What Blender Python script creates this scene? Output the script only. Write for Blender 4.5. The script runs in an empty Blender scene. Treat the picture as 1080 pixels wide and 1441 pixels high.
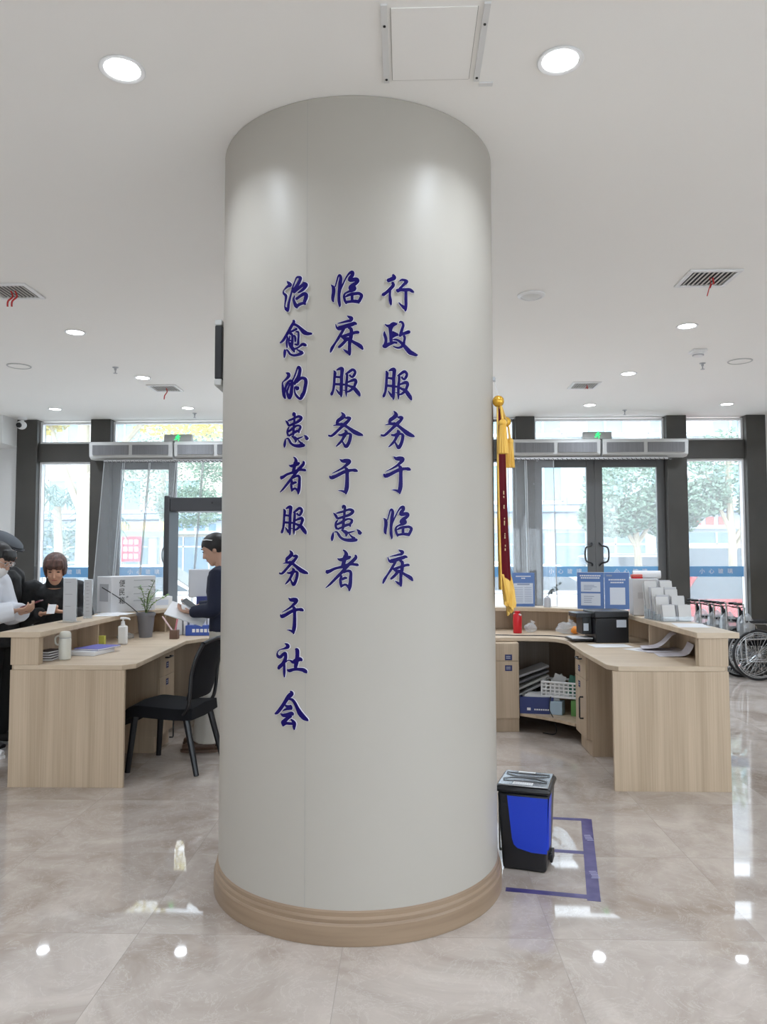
import bpy, bmesh, math, random
from mathutils import Vector, Matrix, Euler
R = math.radians; PI = math.pi
C = bpy.context.scene.collection
sc = bpy.context.scene

# ------------------------------------------------------------------ camera
cam_d = bpy.data.cameras.new('camera'); cam = bpy.data.objects.new('camera', cam_d); C.objects.link(cam)
cam.location = (0, 0, 1.5)
cam_d.sensor_fit = 'VERTICAL'; cam_d.sensor_height = 36; cam_d.lens = 1076 / 1441 * 36
cam_d.clip_start = .05; cam_d.clip_end = 300
cam.rotation_mode = 'QUATERNION'
cam.rotation_quaternion = (Matrix.Rotation(.0285, 3, 'Z') @ Matrix.Rotation(PI / 2 + .0558, 3, 'X') @ Matrix.Rotation(-.0018, 3, 'Z')).to_quaternion()
sc.camera = cam
# ------------------------------------------------------------------ view, sky
vs = sc.view_settings
vs.view_transform = 'Standard'; vs.look = 'None'; vs.gamma = 1.0; vs.use_curve_mapping = False
vs.exposure = 0.67
LAMP = 6.0          # watts of each downlight
SKY = 3.9
w = bpy.data.worlds.new('sky'); sc.world = w; w.use_nodes = True
bg = w.node_tree.nodes['Background']
bg.inputs[0].default_value = (.86, .93, 1, 1); bg.inputs[1].default_value = SKY
cy = sc.cycles
try:
    cy.use_denoising = True; cy.denoiser = 'OPENIMAGEDENOISE'
except Exception:
    pass
cy.max_bounces = 10; cy.diffuse_bounces = 5; cy.glossy_bounces = 4; cy.transparent_max_bounces = 24; cy.transmission_bounces = 6
cy.caustics_reflective = False; cy.caustics_refractive = False
cy.sample_clamp_indirect = 6

# ------------------------------------------------------------------ materials
MATS = {}
def mat(name, col, rough=.5, metal=0, spec=.5, coat=0, emit=None, estr=0, alpha=None, trans=0):
    if name in MATS: return MATS[name]
    m = bpy.data.materials.new(name); m.use_nodes = True
    b = m.node_tree.nodes['Principled BSDF']
    b.inputs['Base Color'].default_value = (*col, 1); b.inputs['Roughness'].default_value = rough
    b.inputs['Metallic'].default_value = metal; b.inputs['Specular IOR Level'].default_value = spec
    b.inputs['Coat Weight'].default_value = coat
    b.inputs['Transmission Weight'].default_value = trans
    if emit: b.inputs['Emission Color'].default_value = (*emit, 1); b.inputs['Emission Strength'].default_value = estr
    if alpha is not None: b.inputs['Alpha'].default_value = alpha
    MATS[name] = m; return m
def nodes(m):
    nt = m.node_tree; return nt, nt.nodes, nt.links, nt.nodes['Principled BSDF']
def noise_mix(m, c1, c2, scale=(1, 1, 1), detail=4, lo=.35, hi=.65, rough=.5, coord='Object', dist=0, bump=0):
    nt, N, L, b = nodes(m)
    tc = N.new('ShaderNodeTexCoord'); mp = N.new('ShaderNodeMapping'); mp.inputs['Scale'].default_value = scale
    nz = N.new('ShaderNodeTexNoise'); nz.inputs['Scale'].default_value = 1; nz.inputs['Detail'].default_value = detail
    nz.inputs['Roughness'].default_value = rough; nz.inputs['Distortion'].default_value = dist
    cr = N.new('ShaderNodeValToRGB'); cr.color_ramp.elements[0].position = lo; cr.color_ramp.elements[1].position = hi
    cr.color_ramp.elements[0].color = (*c1, 1); cr.color_ramp.elements[1].color = (*c2, 1)
    L.new(tc.outputs[coord], mp.inputs[0]); L.new(mp.outputs[0], nz.inputs['Vector']); L.new(nz.outputs[0], cr.inputs[0])
    L.new(cr.outputs[0], b.inputs['Base Color'])
    if bump:
        bp = N.new('ShaderNodeBump'); bp.inputs['Strength'].default_value = bump; bp.inputs['Distance'].default_value = .01
        L.new(nz.outputs[0], bp.inputs['Height']); L.new(bp.outputs[0], b.inputs['Normal'])
    return m
def hexc(h):
    h = h.lstrip('#'); v = [int(h[i:i + 2], 16) / 255 for i in (0, 2, 4)]
    return tuple(x / 12.92 if x <= .04045 else ((x + .055) / 1.055) ** 2.4 for x in v)

M_ceiling = noise_mix(mat('ceiling_paint', (.8, .79, .77), .7, spec=.2), (.90, .885, .855), (.915, .90, .87), (.6, .6, .6))
M_wall = noise_mix(mat('wall_paint', (.8, .8, .79), .6, spec=.3), (.78, .78, .775), (.82, .82, .81), (.8, .8, .8))
M_beige = mat('beige_panel', (.62, .5, .36), .5)
M_column = noise_mix(mat('column_paint', (.66, .65, .62), .42, spec=.4), (.41, .382, .337), (.43, .40, .355), (1.2, 1.2, .5))
M_seam = mat('seam_line', (.36, .345, .315), .6)
M_skirt = noise_mix(mat('skirting_wood', (.4, .28, .17), .4), (.25, .172, .112), (.31, .22, .147), (2, 2, 30))
M_frame = noise_mix(mat('dark_frame', (.085, .08, .072), .42, spec=.4), (.055, .052, .047), (.07, .066, .06), (2, 2, 2))
M_frame2 = mat('grey_frame', (.1, .1, .1), .35)
M_black = mat('black_plastic', (.008, .008, .010), .35)
M_blackmatte = mat('black_fabric', (.008, .008, .010), .85, spec=.2)
M_white = mat('white_plastic', (.8, .8, .8), .35)
M_paper = mat('white_paper', (.78, .78, .79), .7)
M_grey = mat('grey_plastic', (.42, .43, .45), .4)
M_silver = mat('silver', (.6, .6, .61), .28, metal=1)
M_steel = mat('steel_tube', (.5, .51, .52), .25, metal=1)
M_char = mat('indigo_acrylic', (.007, .002, .10), .4, spec=.14)
M_charback = mat('clear_acrylic_edge', (.78, .77, .82), .3)
M_gold = noise_mix(mat('gold_fringe', (.75, .42, .05), .6), (.72, .40, .05), (.88, .58, .14), (60, 60, 8))
M_velvet = mat('red_velvet', (.11, .006, .012), .9, spec=.1)
M_blue = mat('bright_blue', (.007, .042, .50), .4)
M_navy = mat('navy_sticker', (.02, .025, .12), .5)
M_signblue = mat('sign_blue', (.10, .19, .44), .45)
M_signpale = mat('sign_pale', (.62, .67, .76), .5)
M_red = mat('red_paint', (.6, .01, .02), .35)
M_tape = noise_mix(mat('purple_tape', (.09, .07, .25), .35), (.05, .04, .16), (.095, .078, .22), (14, 14, 14))
M_skin = mat('skin', (.54, .33, .24), .55)
M_hair = mat('hair_black', (.012, .01, .010), .5)
M_hairb = noise_mix(mat('hair_brown', (.09, .04, .028), .5), (.05, .022, .016), (.13, .062, .045), (60, 60, 8))
M_lamp = mat('lamp_diffuser', (1, 1, 1), .5, emit=(.93, .96, 1), estr=9)
M_green = mat('exit_green', (.02, .5, .12), .5, emit=(.03, .8, .2), estr=1.2)
M_brown = mat('brown_box', (.16, .09, .06), .6)

def wood(name, c1, c2, sc_=(14, 14, .55)):
    m = mat(name, c1, .42, spec=.35)
    nt, N, L, b = nodes(m)
    tc = N.new('ShaderNodeTexCoord')
    def nz(scale, detail):
        mp = N.new('ShaderNodeMapping'); mp.inputs['Scale'].default_value = scale
        n = N.new('ShaderNodeTexNoise'); n.inputs['Scale'].default_value = 1; n.inputs['Detail'].default_value = detail
        L.new(tc.outputs['Object'], mp.inputs[0]); L.new(mp.outputs[0], n.inputs['Vector']); return n
    a = nz(sc_, 3); f = nz((sc_[0] * 9, sc_[1] * 9, sc_[2] * 3), 2)
    mx = N.new('ShaderNodeMix'); mx.data_type = 'FLOAT'; mx.inputs[0].default_value = .35
    L.new(a.outputs[0], mx.inputs[2]); L.new(f.outputs[0], mx.inputs[3])
    cr = N.new('ShaderNodeValToRGB'); cr.color_ramp.elements[0].position = .36; cr.color_ramp.elements[1].position = .64
    cr.color_ramp.elements[0].color = (*c1, 1); cr.color_ramp.elements[1].color = (*c2, 1)
    L.new(mx.outputs[0], cr.inputs[0]); L.new(cr.outputs[0], b.inputs['Base Color'])
    return m
M_wood = wood('light_oak_laminate', (.42, .32, .22), (.56, .44, .32))
M_woodtop = wood('light_oak_top', (.52, .41, .295), (.61, .495, .37), (1.6, 12, 12))
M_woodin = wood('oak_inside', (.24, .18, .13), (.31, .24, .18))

def floor_mat():
    m = mat('marble_tile', (.5, .47, .43), .12, spec=.5)
    nt, N, L, b = nodes(m)
    tc = N.new('ShaderNodeTexCoord')
    def noise(scale, detail, rough=.55, dist=0, src=None):
        n = N.new('ShaderNodeTexNoise'); n.inputs['Scale'].default_value = scale; n.inputs['Detail'].default_value = detail
        n.inputs['Roughness'].default_value = rough; n.inputs['Distortion'].default_value = dist
        L.new(src or tc.outputs['Object'], n.inputs['Vector']); return n
    mp = N.new('ShaderNodeMapping'); mp.inputs['Location'].default_value = (.246, -3.094 + .82, 0); L.new(tc.outputs['Object'], mp.inputs[0])
    br = N.new('ShaderNodeTexBrick'); br.offset = 0; br.inputs['Scale'].default_value = 1; br.inputs['Mortar Size'].default_value = .0016
    br.inputs['Brick Width'].default_value = .82; br.inputs['Row Height'].default_value = .82; br.inputs['Bias'].default_value = 0
    br.inputs['Color1'].default_value = (0, 0, 0, 1); br.inputs['Color2'].default_value = (1, 1, 1, 1); br.inputs['Mortar'].default_value = (.5, .5, .5, 1)
    L.new(mp.outputs[0], br.inputs['Vector'])
    # each tile shifts the vein pattern
    sc_ = N.new('ShaderNodeVectorMath'); sc_.operation = 'SCALE'; sc_.inputs['Scale'].default_value = 7
    L.new(br.outputs['Color'], sc_.inputs[0])
    add = N.new('ShaderNodeVectorMath'); add.operation = 'ADD'; L.new(tc.outputs['Object'], add.inputs[0]); L.new(sc_.outputs[0], add.inputs[1])
    n1 = noise(1.9, 8, .62, .8, add.outputs[0]); n2 = noise(5, 8, .7, 1.6, add.outputs[0])
    cr = N.new('ShaderNodeValToRGB'); e = cr.color_ramp.elements
    e[0].position = .32; e[0].color = (.35, .285, .24, 1); e[1].position = .68; e[1].color = (.585, .515, .462, 1)
    k = e.new(.5); k.color = (.475, .412, .366, 1)
    L.new(n1.outputs[0], cr.inputs[0])
    vr = N.new('ShaderNodeValToRGB'); ve = vr.color_ramp.elements
    ve[0].position = .485; ve[0].color = (0, 0, 0, 1); ve[1].position = .5; ve[1].color = (1, 1, 1, 1); q = ve.new(.515); q.color = (0, 0, 0, 1)
    L.new(n2.outputs[0], vr.inputs[0])
    mx = N.new('ShaderNodeMix'); mx.data_type = 'RGBA'; mx.inputs[7].default_value = (.66, .61, .565, 1)
    sm = N.new('ShaderNodeMath'); sm.operation = 'MULTIPLY'; sm.inputs[1].default_value = .42
    L.new(vr.outputs[0], sm.inputs[0]); L.new(sm.outputs[0], mx.inputs[0]); L.new(cr.outputs[0], mx.inputs[6])
    mg = N.new('ShaderNodeMix'); mg.data_type = 'RGBA'; mg.inputs[7].default_value = (.30, .27, .24, 1)
    g5 = N.new('ShaderNodeMath'); g5.operation = 'MULTIPLY'; g5.inputs[1].default_value = .55
    L.new(br.outputs['Fac'], g5.inputs[0]); L.new(g5.outputs[0], mg.inputs[0]); L.new(mx.outputs[2], mg.inputs[6])
    L.new(mg.outputs[2], b.inputs['Base Color'])
    b.inputs['Roughness'].default_value = .032; b.inputs['Specular IOR Level'].default_value = .5
    n3 = noise(2.5, 2); bp = N.new('ShaderNodeBump'); bp.inputs['Strength'].default_value = .012; bp.inputs['Distance'].default_value = .02
    L.new(n3.outputs[0], bp.inputs['Height']); L.new(bp.outputs[0], b.inputs['Normal'])
    return m
M_floor = floor_mat()

def glass(name, tint=(.96, .985, 1), veil=0.0, gloss=.08):
    m = bpy.data.materials.new(name); m.use_nodes = True; nt = m.node_tree; N = nt.nodes; L = nt.links; N.clear()
    o = N.new('ShaderNodeOutputMaterial'); t = N.new('ShaderNodeBsdfTransparent'); t.inputs[0].default_value = (*tint, 1)
    g = N.new('ShaderNodeBsdfGlossy'); g.inputs['Roughness'].default_value = .03
    mx = N.new('ShaderNodeMixShader'); mx.inputs[0].default_value = gloss
    L.new(t.outputs[0], mx.inputs[1]); L.new(g.outputs[0], mx.inputs[2]); last = mx
    if veil:
        d = N.new('ShaderNodeBsdfTranslucent'); d.inputs[0].default_value = (.9, .92, .95, 1)
        d2 = N.new('ShaderNodeBsdfDiffuse'); d2.inputs[0].default_value = (.85, .87, .9, 1)
        m0 = N.new('ShaderNodeMixShader'); L.new(d.outputs[0], m0.inputs[1]); L.new(d2.outputs[0], m0.inputs[2])
        m2 = N.new('ShaderNodeMixShader'); m2.inputs[0].default_value = veil
        L.new(mx.outputs[0], m2.inputs[1]); L.new(m0.outputs[0], m2.inputs[2]); last = m2
    L.new(last.outputs[0], o.inputs[0]); return m
M_glass = glass('window_glass', veil=.12, gloss=.04)  # white mixed into the panes imitates the washed-out haze outdoors
M_strip = glass('clear_vinyl', veil=.14, gloss=.07)
M_acryl = glass('clear_acrylic', veil=.2, gloss=.12)
M_wrap = glass('plastic_wrap', veil=.32, gloss=.16)
M_band = mat('blue_film', (.16, .42, .72), .4, alpha=.85)

# ------------------------------------------------------------------ mesh builder
class MB:
    def __init__(s): s.v = []; s.f = []
    def add(s, vs, fs, M=None):
        n = len(s.v)
        s.v += [tuple(M @ Vector(p)) if M else tuple(p) for p in vs]; s.f += [tuple(i + n for i in f) for f in fs]; return s
    def box(s, a, b, M=None):
        x0, y0, z0 = [min(a[i], b[i]) for i in range(3)]; x1, y1, z1 = [max(a[i], b[i]) for i in range(3)]
        return s.add([(x0, y0, z0), (x1, y0, z0), (x1, y1, z0), (x0, y1, z0), (x0, y0, z1), (x1, y0, z1), (x1, y1, z1), (x0, y1, z1)],
                     [(3, 2, 1, 0), (4, 5, 6, 7), (0, 1, 5, 4), (1, 2, 6, 5), (2, 3, 7, 6), (3, 0, 4, 7)], M)
    def cbox(s, c, d, M=None):
        return s.box([c[i] - d[i] / 2 for i in range(3)], [c[i] + d[i] / 2 for i in range(3)], M)
    def prism(s, poly, z0, z1, M=None):
        n = len(poly)
        ar = sum(poly[i][0] * poly[(i + 1) % n][1] - poly[(i + 1) % n][0] * poly[i][1] for i in range(n))
        if ar < 0: poly = poly[::-1]
        v = [(x, y, z0) for x, y in poly] + [(x, y, z1) for x, y in poly]
        f = [tuple(range(n - 1, -1, -1)), tuple(range(n, 2 * n))] + [(i, (i + 1) % n, n + (i + 1) % n, n + i) for i in range(n)]
        return s.add(v, f, M)
    def tube(s, pts, r, n=10, caps=True, flat=None, M=None):
        pts = [Vector(p) for p in pts]; k = len(pts)
        rs = r if isinstance(r, (list, tuple)) else [r] * k
        v = []; f = []; up = None
        for i, p in enumerate(pts):
            d = (pts[min(i + 1, k - 1)] - pts[max(i - 1, 0)])
            d = d.normalized() if d.length > 1e-9 else Vector((0, 0, 1))
            if up is None:
                up = Vector((0, 0, 1)) if abs(d.z) < .9 else Vector((1, 0, 0))
            a = (up - d * up.dot(d)); a = a.normalized() if a.length > 1e-6 else d.orthogonal().normalized(); up = a; b = d.cross(a)
            ra = rs[i][0] if isinstance(rs[i], (list, tuple)) else rs[i]; rb = rs[i][1] if isinstance(rs[i], (list, tuple)) else rs[i]
            for j in range(n):
                t = 2 * PI * j / n; v.append(p + a * math.cos(t) * ra + b * math.sin(t) * rb)
        for i in range(k - 1):
            for j in range(n):
                q = (j + 1) % n; f.append((i * n + j, i * n + q, (i + 1) * n + q, (i + 1) * n + j))
        if caps: f.append(tuple(range(n - 1, -1, -1))); f.append(tuple((k - 1) * n + j for j in range(n)))
        return s.add(v, f, M)
    def cyl(s, a, b, r, n=16, r2=None, M=None): return s.tube([a, b], [r, r if r2 is None else r2], n, True, None, M)
    def lathe(s, prof, n=32, c=(0, 0, 0), M=None, caps=True):
        v = []; f = []; k = len(prof)
        for r, z in prof:
            for j in range(n):
                t = 2 * PI * j / n; v.append((c[0] + r * math.cos(t), c[1] + r * math.sin(t), c[2] + z))
        for i in range(k - 1):
            for j in range(n):
                q = (j + 1) % n; f.append((i * n + j, i * n + q, (i + 1) * n + q, (i + 1) * n + j))
        if caps: f.append(tuple(range(n - 1, -1, -1))); f.append(tuple((k - 1) * n + j for j in range(n)))
        return s.add(v, f, M)
    def ball(s, c, r, n=14, m=9, M=None):
        r = r if isinstance(r, (list, tuple)) else (r, r, r)
        v = [(c[0], c[1], c[2] - r[2])]; f = []
        for i in range(1, m):
            a = -PI / 2 + PI * i / m
            for j in range(n):
                t = 2 * PI * j / n; v.append((c[0] + r[0] * math.cos(a) * math.cos(t), c[1] + r[1] * math.cos(a) * math.sin(t), c[2] + r[2] * math.sin(a)))
        v.append((c[0], c[1], c[2] + r[2])); e = len(v) - 1
        for j in range(n): f.append((0, 1 + (j + 1) % n, 1 + j))
        for i in range(m - 2):
            for j in range(n):
                q = (j + 1) % n; f.append((1 + i * n + j, 1 + i * n + q, 1 + (i + 1) * n + q, 1 + (i + 1) * n + j))
        for j in range(n): f.append((e, 1 + (m - 2) * n + j, 1 + (m - 2) * n + (j + 1) % n))
        return s.add(v, f, M)
    def torus(s, c, Rr, r, axis='Y', n=40, m=8):
        v = []; f = []
        for i in range(n):
            t = 2 * PI * i / n
            for j in range(m):
                u = 2 * PI * j / m; q = Rr + r * math.cos(u); h = r * math.sin(u)
                p = {'Y': (q * math.cos(t), h, q * math.sin(t)), 'Z': (q * math.cos(t), q * math.sin(t), h), 'X': (h, q * math.cos(t), q * math.sin(t))}[axis]
                v.append((c[0] + p[0], c[1] + p[1], c[2] + p[2]))
        for i in range(n):
            for j in range(m):
                f.append((i * m + j, ((i + 1) % n) * m + j, ((i + 1) % n) * m + (j + 1) % m, i * m + (j + 1) % m))
        return s.add(v, f)
    def quad(s, a, b, c, d): return s.add([a, b, c, d], [(0, 1, 2, 3)])
    def build(s, name, m, parent=None, world=False, bevel=0, smooth=True, ang=35, remesh=0, iters=0, seg=2):
        me = bpy.data.meshes.new(name); vv = s.v
        if world and parent is not None:
            o = parent.matrix_basis if False else Matrix.LocRotScale(parent.location, parent.rotation_euler, None)
            oi = o.inverted(); vv = [tuple(oi @ Vector(p)) for p in vv]
        me.from_pydata(vv, [], s.f); me.materials.append(m)
        bm = bmesh.new(); bm.from_mesh(me); bmesh.ops.recalc_face_normals(bm, faces=bm.faces); bm.to_mesh(me); bm.free()
        if smooth:
            me.polygons.foreach_set('use_smooth', [True] * len(me.polygons)); me.set_sharp_from_angle(angle=R(ang))
        ob = bpy.data.objects.new(name, me); C.objects.link(ob)
        if parent is not None: ob.parent = parent
        if remesh:
            q = ob.modifiers.new('remesh', 'REMESH'); q.mode = 'VOXEL'; q.voxel_size = remesh; q.use_smooth_shade = True
            if iters:
                q = ob.modifiers.new('smooth', 'SMOOTH'); q.iterations = iters; q.factor = .5
        if bevel:
            q = ob.modifiers.new('bevel', 'BEVEL'); q.width = bevel; q.segments = seg; q.limit_method = 'ANGLE'; q.angle_limit = R(40)
        return ob
def spl(pts, n=6):
    """Catmull-Rom through tuples of any length"""
    out = []; P = [pts[0]] + list(pts) + [pts[-1]]
    for i in range(1, len(P) - 2):
        for k in range(n):
            t = k / n
            out.append(tuple(.5 * (2 * b + (c - a) * t + (2 * a - 5 * b + 4 * c - d) * t * t + (3 * b - a - 3 * c + d) * t ** 3) for a, b, c, d in zip(P[i - 1], P[i], P[i + 1], P[i + 2])))
    out.append(tuple(pts[-1])); return out
def tag(o, label, cat, group=None, kind=None):
    o['label'] = label; o['category'] = cat
    if group: o['group'] = group
    if kind: o['kind'] = kind
    return o
def thing(name, label, cat, loc=(0, 0, 0), rz=0, group=None, kind=None):
    o = bpy.data.objects.new(name, None); C.objects.link(o); o.location = loc; o.rotation_euler = (0, 0, rz); o.empty_display_size = .1
    return tag(o, label, cat, group, kind)
def copy_tree(o, loc=None, rz=None, label=None, group=None, parent=None):
    c = o.copy(); C.objects.link(c)
    if parent is not None: c.parent = parent
    if loc is not None: c.location = loc
    if rz is not None: c.rotation_euler = (0, 0, rz)
    if label: c['label'] = label
    if group: c['group'] = group
    for ch in list(o.children): copy_tree(ch, parent=c)
    return c
def struct(name, mb, m, label, cat='room', bevel=0, smooth=True):
    o = mb.build(name, m, bevel=bevel, smooth=smooth); return tag(o, label, cat, kind='structure')
def text_into(mb, s, size, M, depth=.0, bold=0):
    cu = bpy.data.curves.new('lettering', 'FONT'); cu.body = s; cu.size = size; cu.align_x = 'CENTER'; cu.align_y = 'CENTER'; cu.extrude = depth; cu.offset = bold
    cu.resolution_u = 2
    ob = bpy.data.objects.new('lettering', cu); C.objects.link(ob)
    dg = bpy.context.evaluated_depsgraph_get(); dg.update()
    me = ob.evaluated_get(dg).to_mesh()
    mb.add([tuple(v.co) for v in me.vertices], [tuple(p.vertices) for p in me.polygons], M)
    ob.evaluated_get(dg).to_mesh_clear(); C.objects.unlink(ob); bpy.data.objects.remove(ob); bpy.data.curves.remove(cu)
FACE = Matrix.Rotation(PI / 2, 4, 'X')      # text lying in XY -> standing, readable from -Y
def at(x, y, z, rz=0): return Matrix.Translation((x, y, z)) @ Matrix.Rotation(rz, 4, 'Z')
rnd = random.Random(7)

# ------------------------------------------------------------------ room shell
ZC = 3.38; YW = 10.5; XL = -5.75; XR = 5.2; YB = -7.0
struct('floor', MB().box((XL - .2, YB - .2, -.2), (XR + .2, YW + .16, 0)), M_floor, 'polished beige grey marble tile floor of the lobby', 'floor', smooth=False)
struct('ceiling', MB().box((XL - .2, YB - .2, ZC), (XR + .2, YW + .16, ZC + .2)), M_ceiling, 'white painted ceiling with recessed round lights', 'ceiling', smooth=False)
struct('wall_left', MB().box((XL - .2, YB, 0), (XL, YW, ZC)), M_wall, 'white side wall at the left of the lobby', 'wall', smooth=False)
struct('wall_right', MB().box((XR, 2.2, 0), (XR + .2, YW, ZC)).box((XR, YB, 0), (XR + .2, 2.2, .5)).box((XR, YB, 3.0), (XR + .2, 2.2, ZC)).box((XR, YB, .5), (XR + .2, -6.2, 3.0)).box((XR, -2.1, .5), (XR + .2, -1.9, 3.0)), M_wall, 'white side wall at the right of the lobby', 'wall', smooth=False)  # openings towards the rear are added to let in fill daylight
struct('wall_back', MB().box((XL - .2, YB - .2, 0), (-4.2, YB, ZC)).box((-4.2, YB - .2, 0), (4.6, YB, .4)).box((-4.2, YB - .2, 3.1), (4.6, YB, ZC)).box((4.6, YB - .2, 0), (XR + .2, YB, ZC)).box((.1, YB - .2, .4), (.3, YB, 3.1)), M_wall, 'white rear wall with two wide openings added for fill daylight', 'wall', smooth=False)  # openings added so soft daylight reaches the pillar front
mb = MB().box((XL, YW - .02, 0), (-5.385, YW + .15, ZC)).box((4.87, YW - .02, 0), (XR, YW + .15, ZC))
struct('wall_far', mb, M_wall, 'white wall strips at both ends of the glazed front', 'wall', smooth=False)
struct('trim_1', MB().box((XL, YW - .5, 3.0), (-5.385, YW - .02, ZC)), M_wall, 'white soffit box in the far left ceiling corner', 'soffit', smooth=False)
struct('trim_2', MB().box((5.0, YW - 1.9, 0), (XR, YW - .03, 1.28)), M_beige, 'beige panel on the lower right wall by the last window', 'wall panel')

# glazed front: dark posts, transoms
k = 3
for x0, x1 in ((-5.385, -5.10), (-4.35, -4.07), (-2.295, -2.036), (1.506, 1.765), (3.54, 3.81), (4.607, 4.868)):
    nm = {3: 'far left', 4: 'left of the left entrance', 5: 'right of the left entrance', 6: 'left of the right entrance', 7: 'right of the right entrance', 8: 'far right'}[k]
    struct('trim_%d' % k, MB().box((x0, YW - .12, 0), (x1, YW + .15, ZC)), M_frame, 'dark grey clad post of the glazed front, ' + nm, 'window post', bevel=.006); k += 1
for x0, x1, nm in ((-5.10, -4.35, 'over the far left window'), (-4.07, -2.295, 'over the left entrance'), (-2.036, 1.506, 'behind the round pillar'), (1.765, 3.54, 'over the right entrance'), (3.81, 4.607, 'over the far right window')):
    struct('trim_%d' % k, MB().box((x0, YW - .06, 2.80), (x1, YW + .12, 3.05)), M_frame, 'dark grey transom beam ' + nm, 'transom', bevel=.004); k += 1

wn = [0]
def window(x0, x1, z0, z1, label, band=False, txt=None, t=.03, fm=None):
    wn[0] += 1
    w_ = thing('window_%d' % wn[0], label, 'window', ((x0 + x1) / 2, YW, z0), kind='structure')
    f = MB()
    for a, b in (((x0, z0), (x0 + t, z1)), ((x1 - t, z0), (x1, z1)), ((x0 + t, z0), (x1 - t, z0 + t)), ((x0 + t, z1 - t), (x1 - t, z1))):
        f.box((a[0], YW - .02, a[1]), (b[0], YW + .06, b[1]))
    f.build('window_frame', fm or M_white, w_, world=True, bevel=.003)
    MB().box((x0 + t, YW + .018, z0 + t), (x1 - t, YW + .026, z1 - t)).build('pane', M_glass, w_, world=True)
    if band:
        b = MB().box((x0 + t, YW + .012, 1.195), (x1 - t, YW + .0165, 1.335)).build('safety_band', M_band, w_, world=True); b['label'] = 'light blue warning strip'
        if txt:
            l = MB(); n = len(txt)
            for i, ch in enumerate(txt): text_into(l, ch, .075, Matrix.Translation(((x0 + x1) / 2 + (i - (n - 1) / 2) * .125, YW + .010, 1.265)) @ FACE)
            l.build('lettering', M_white, b, smooth=False); b.children[0].parent = b
            ch = b.children[0]; me = ch.data
            inv = Matrix.Translation(w_.location).inverted()
            for v in me.vertices: v.co = inv @ v.co
    return w_
window(-5.10, -4.35, 3.05, 3.36, 'small upper window at the far left above the transom')
window(-5.10, -4.35, .06, 2.80, 'tall far left window with blue warning strip', True, '小心玻璃')
window(-4.07, -2.295, 3.05, 3.36, 'wide upper window above the left entrance')
window(-2.036, 1.506, 3.05, 3.36, 'long upper window behind the round pillar', fm=M_frame2)
window(-2.036, -.28, .06, 2.80, 'large fixed window behind the pillar, left half', True, fm=M_frame2)
window(-.28, 1.506, .06, 2.80, 'large fixed window behind the pillar, right half', True, '小心玻璃', fm=M_frame2)
window(1.765, 3.54, 3.05, 3.36, 'wide upper window above the right entrance')
window(3.81, 4.607, 3.05, 3.36, 'small upper window at the far right above the transom')
window(3.81, 4.607, .06, 2.80, 'tall far right window with blue warning strip', True, '小心玻璃')

def fill_window(a, b, label):  # unseen windows, added to give the pillar soft daylight from the front
    wn[0] += 1; c = [(a[i] + b[i]) / 2 for i in range(3)]
    w_ = thing('window_%d' % wn[0], label, 'window', c, kind='structure'); f = MB(); k = 0 if abs(a[0] - b[0]) > abs(a[1] - b[1]) else 1
    def bx(u0, z0, u1, z1, h, m):
        p = [0, 0, z0]; q = [0, 0, z1]; p[k], q[k] = u0, u1; p[1 - k], q[1 - k] = c[1 - k] - h, c[1 - k] + h; m.box(p, q)
    u0, u1 = a[k], b[k]
    for q in ((u0, a[2], u0 + .05, b[2]), (u1 - .05, a[2], u1, b[2]), (u0, a[2], u1, a[2] + .05), (u0, b[2] - .05, u1, b[2]), ((u0 + u1) / 2 - .03, a[2], (u0 + u1) / 2 + .03, b[2])): bx(*q, .04, f)
    f.build('window_frame', M_frame2, w_, world=True); g = MB(); bx(u0 + .05, a[2] + .05, u1 - .05, b[2] - .05, .004, g); g.build('pane', M_glass, w_, world=True)
fill_window((-4.2, YB - .1, .4), (.1, YB - .1, 3.1), 'wide unseen rear window added for fill daylight, left half')
fill_window((.3, YB - .1, .4), (4.6, YB - .1, 3.1), 'wide unseen rear window added for fill daylight, right half')
fill_window((XR + .1, -6.2, .5), (XR + .1, -2.1, 3.0), 'unseen side window added for fill daylight, right wall behind the viewer')
fill_window((XR + .1, -1.9, .5), (XR + .1, 2.2, 3.0), 'unseen side window added for fill daylight, right wall beside the viewer')
dn = [0]
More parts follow.
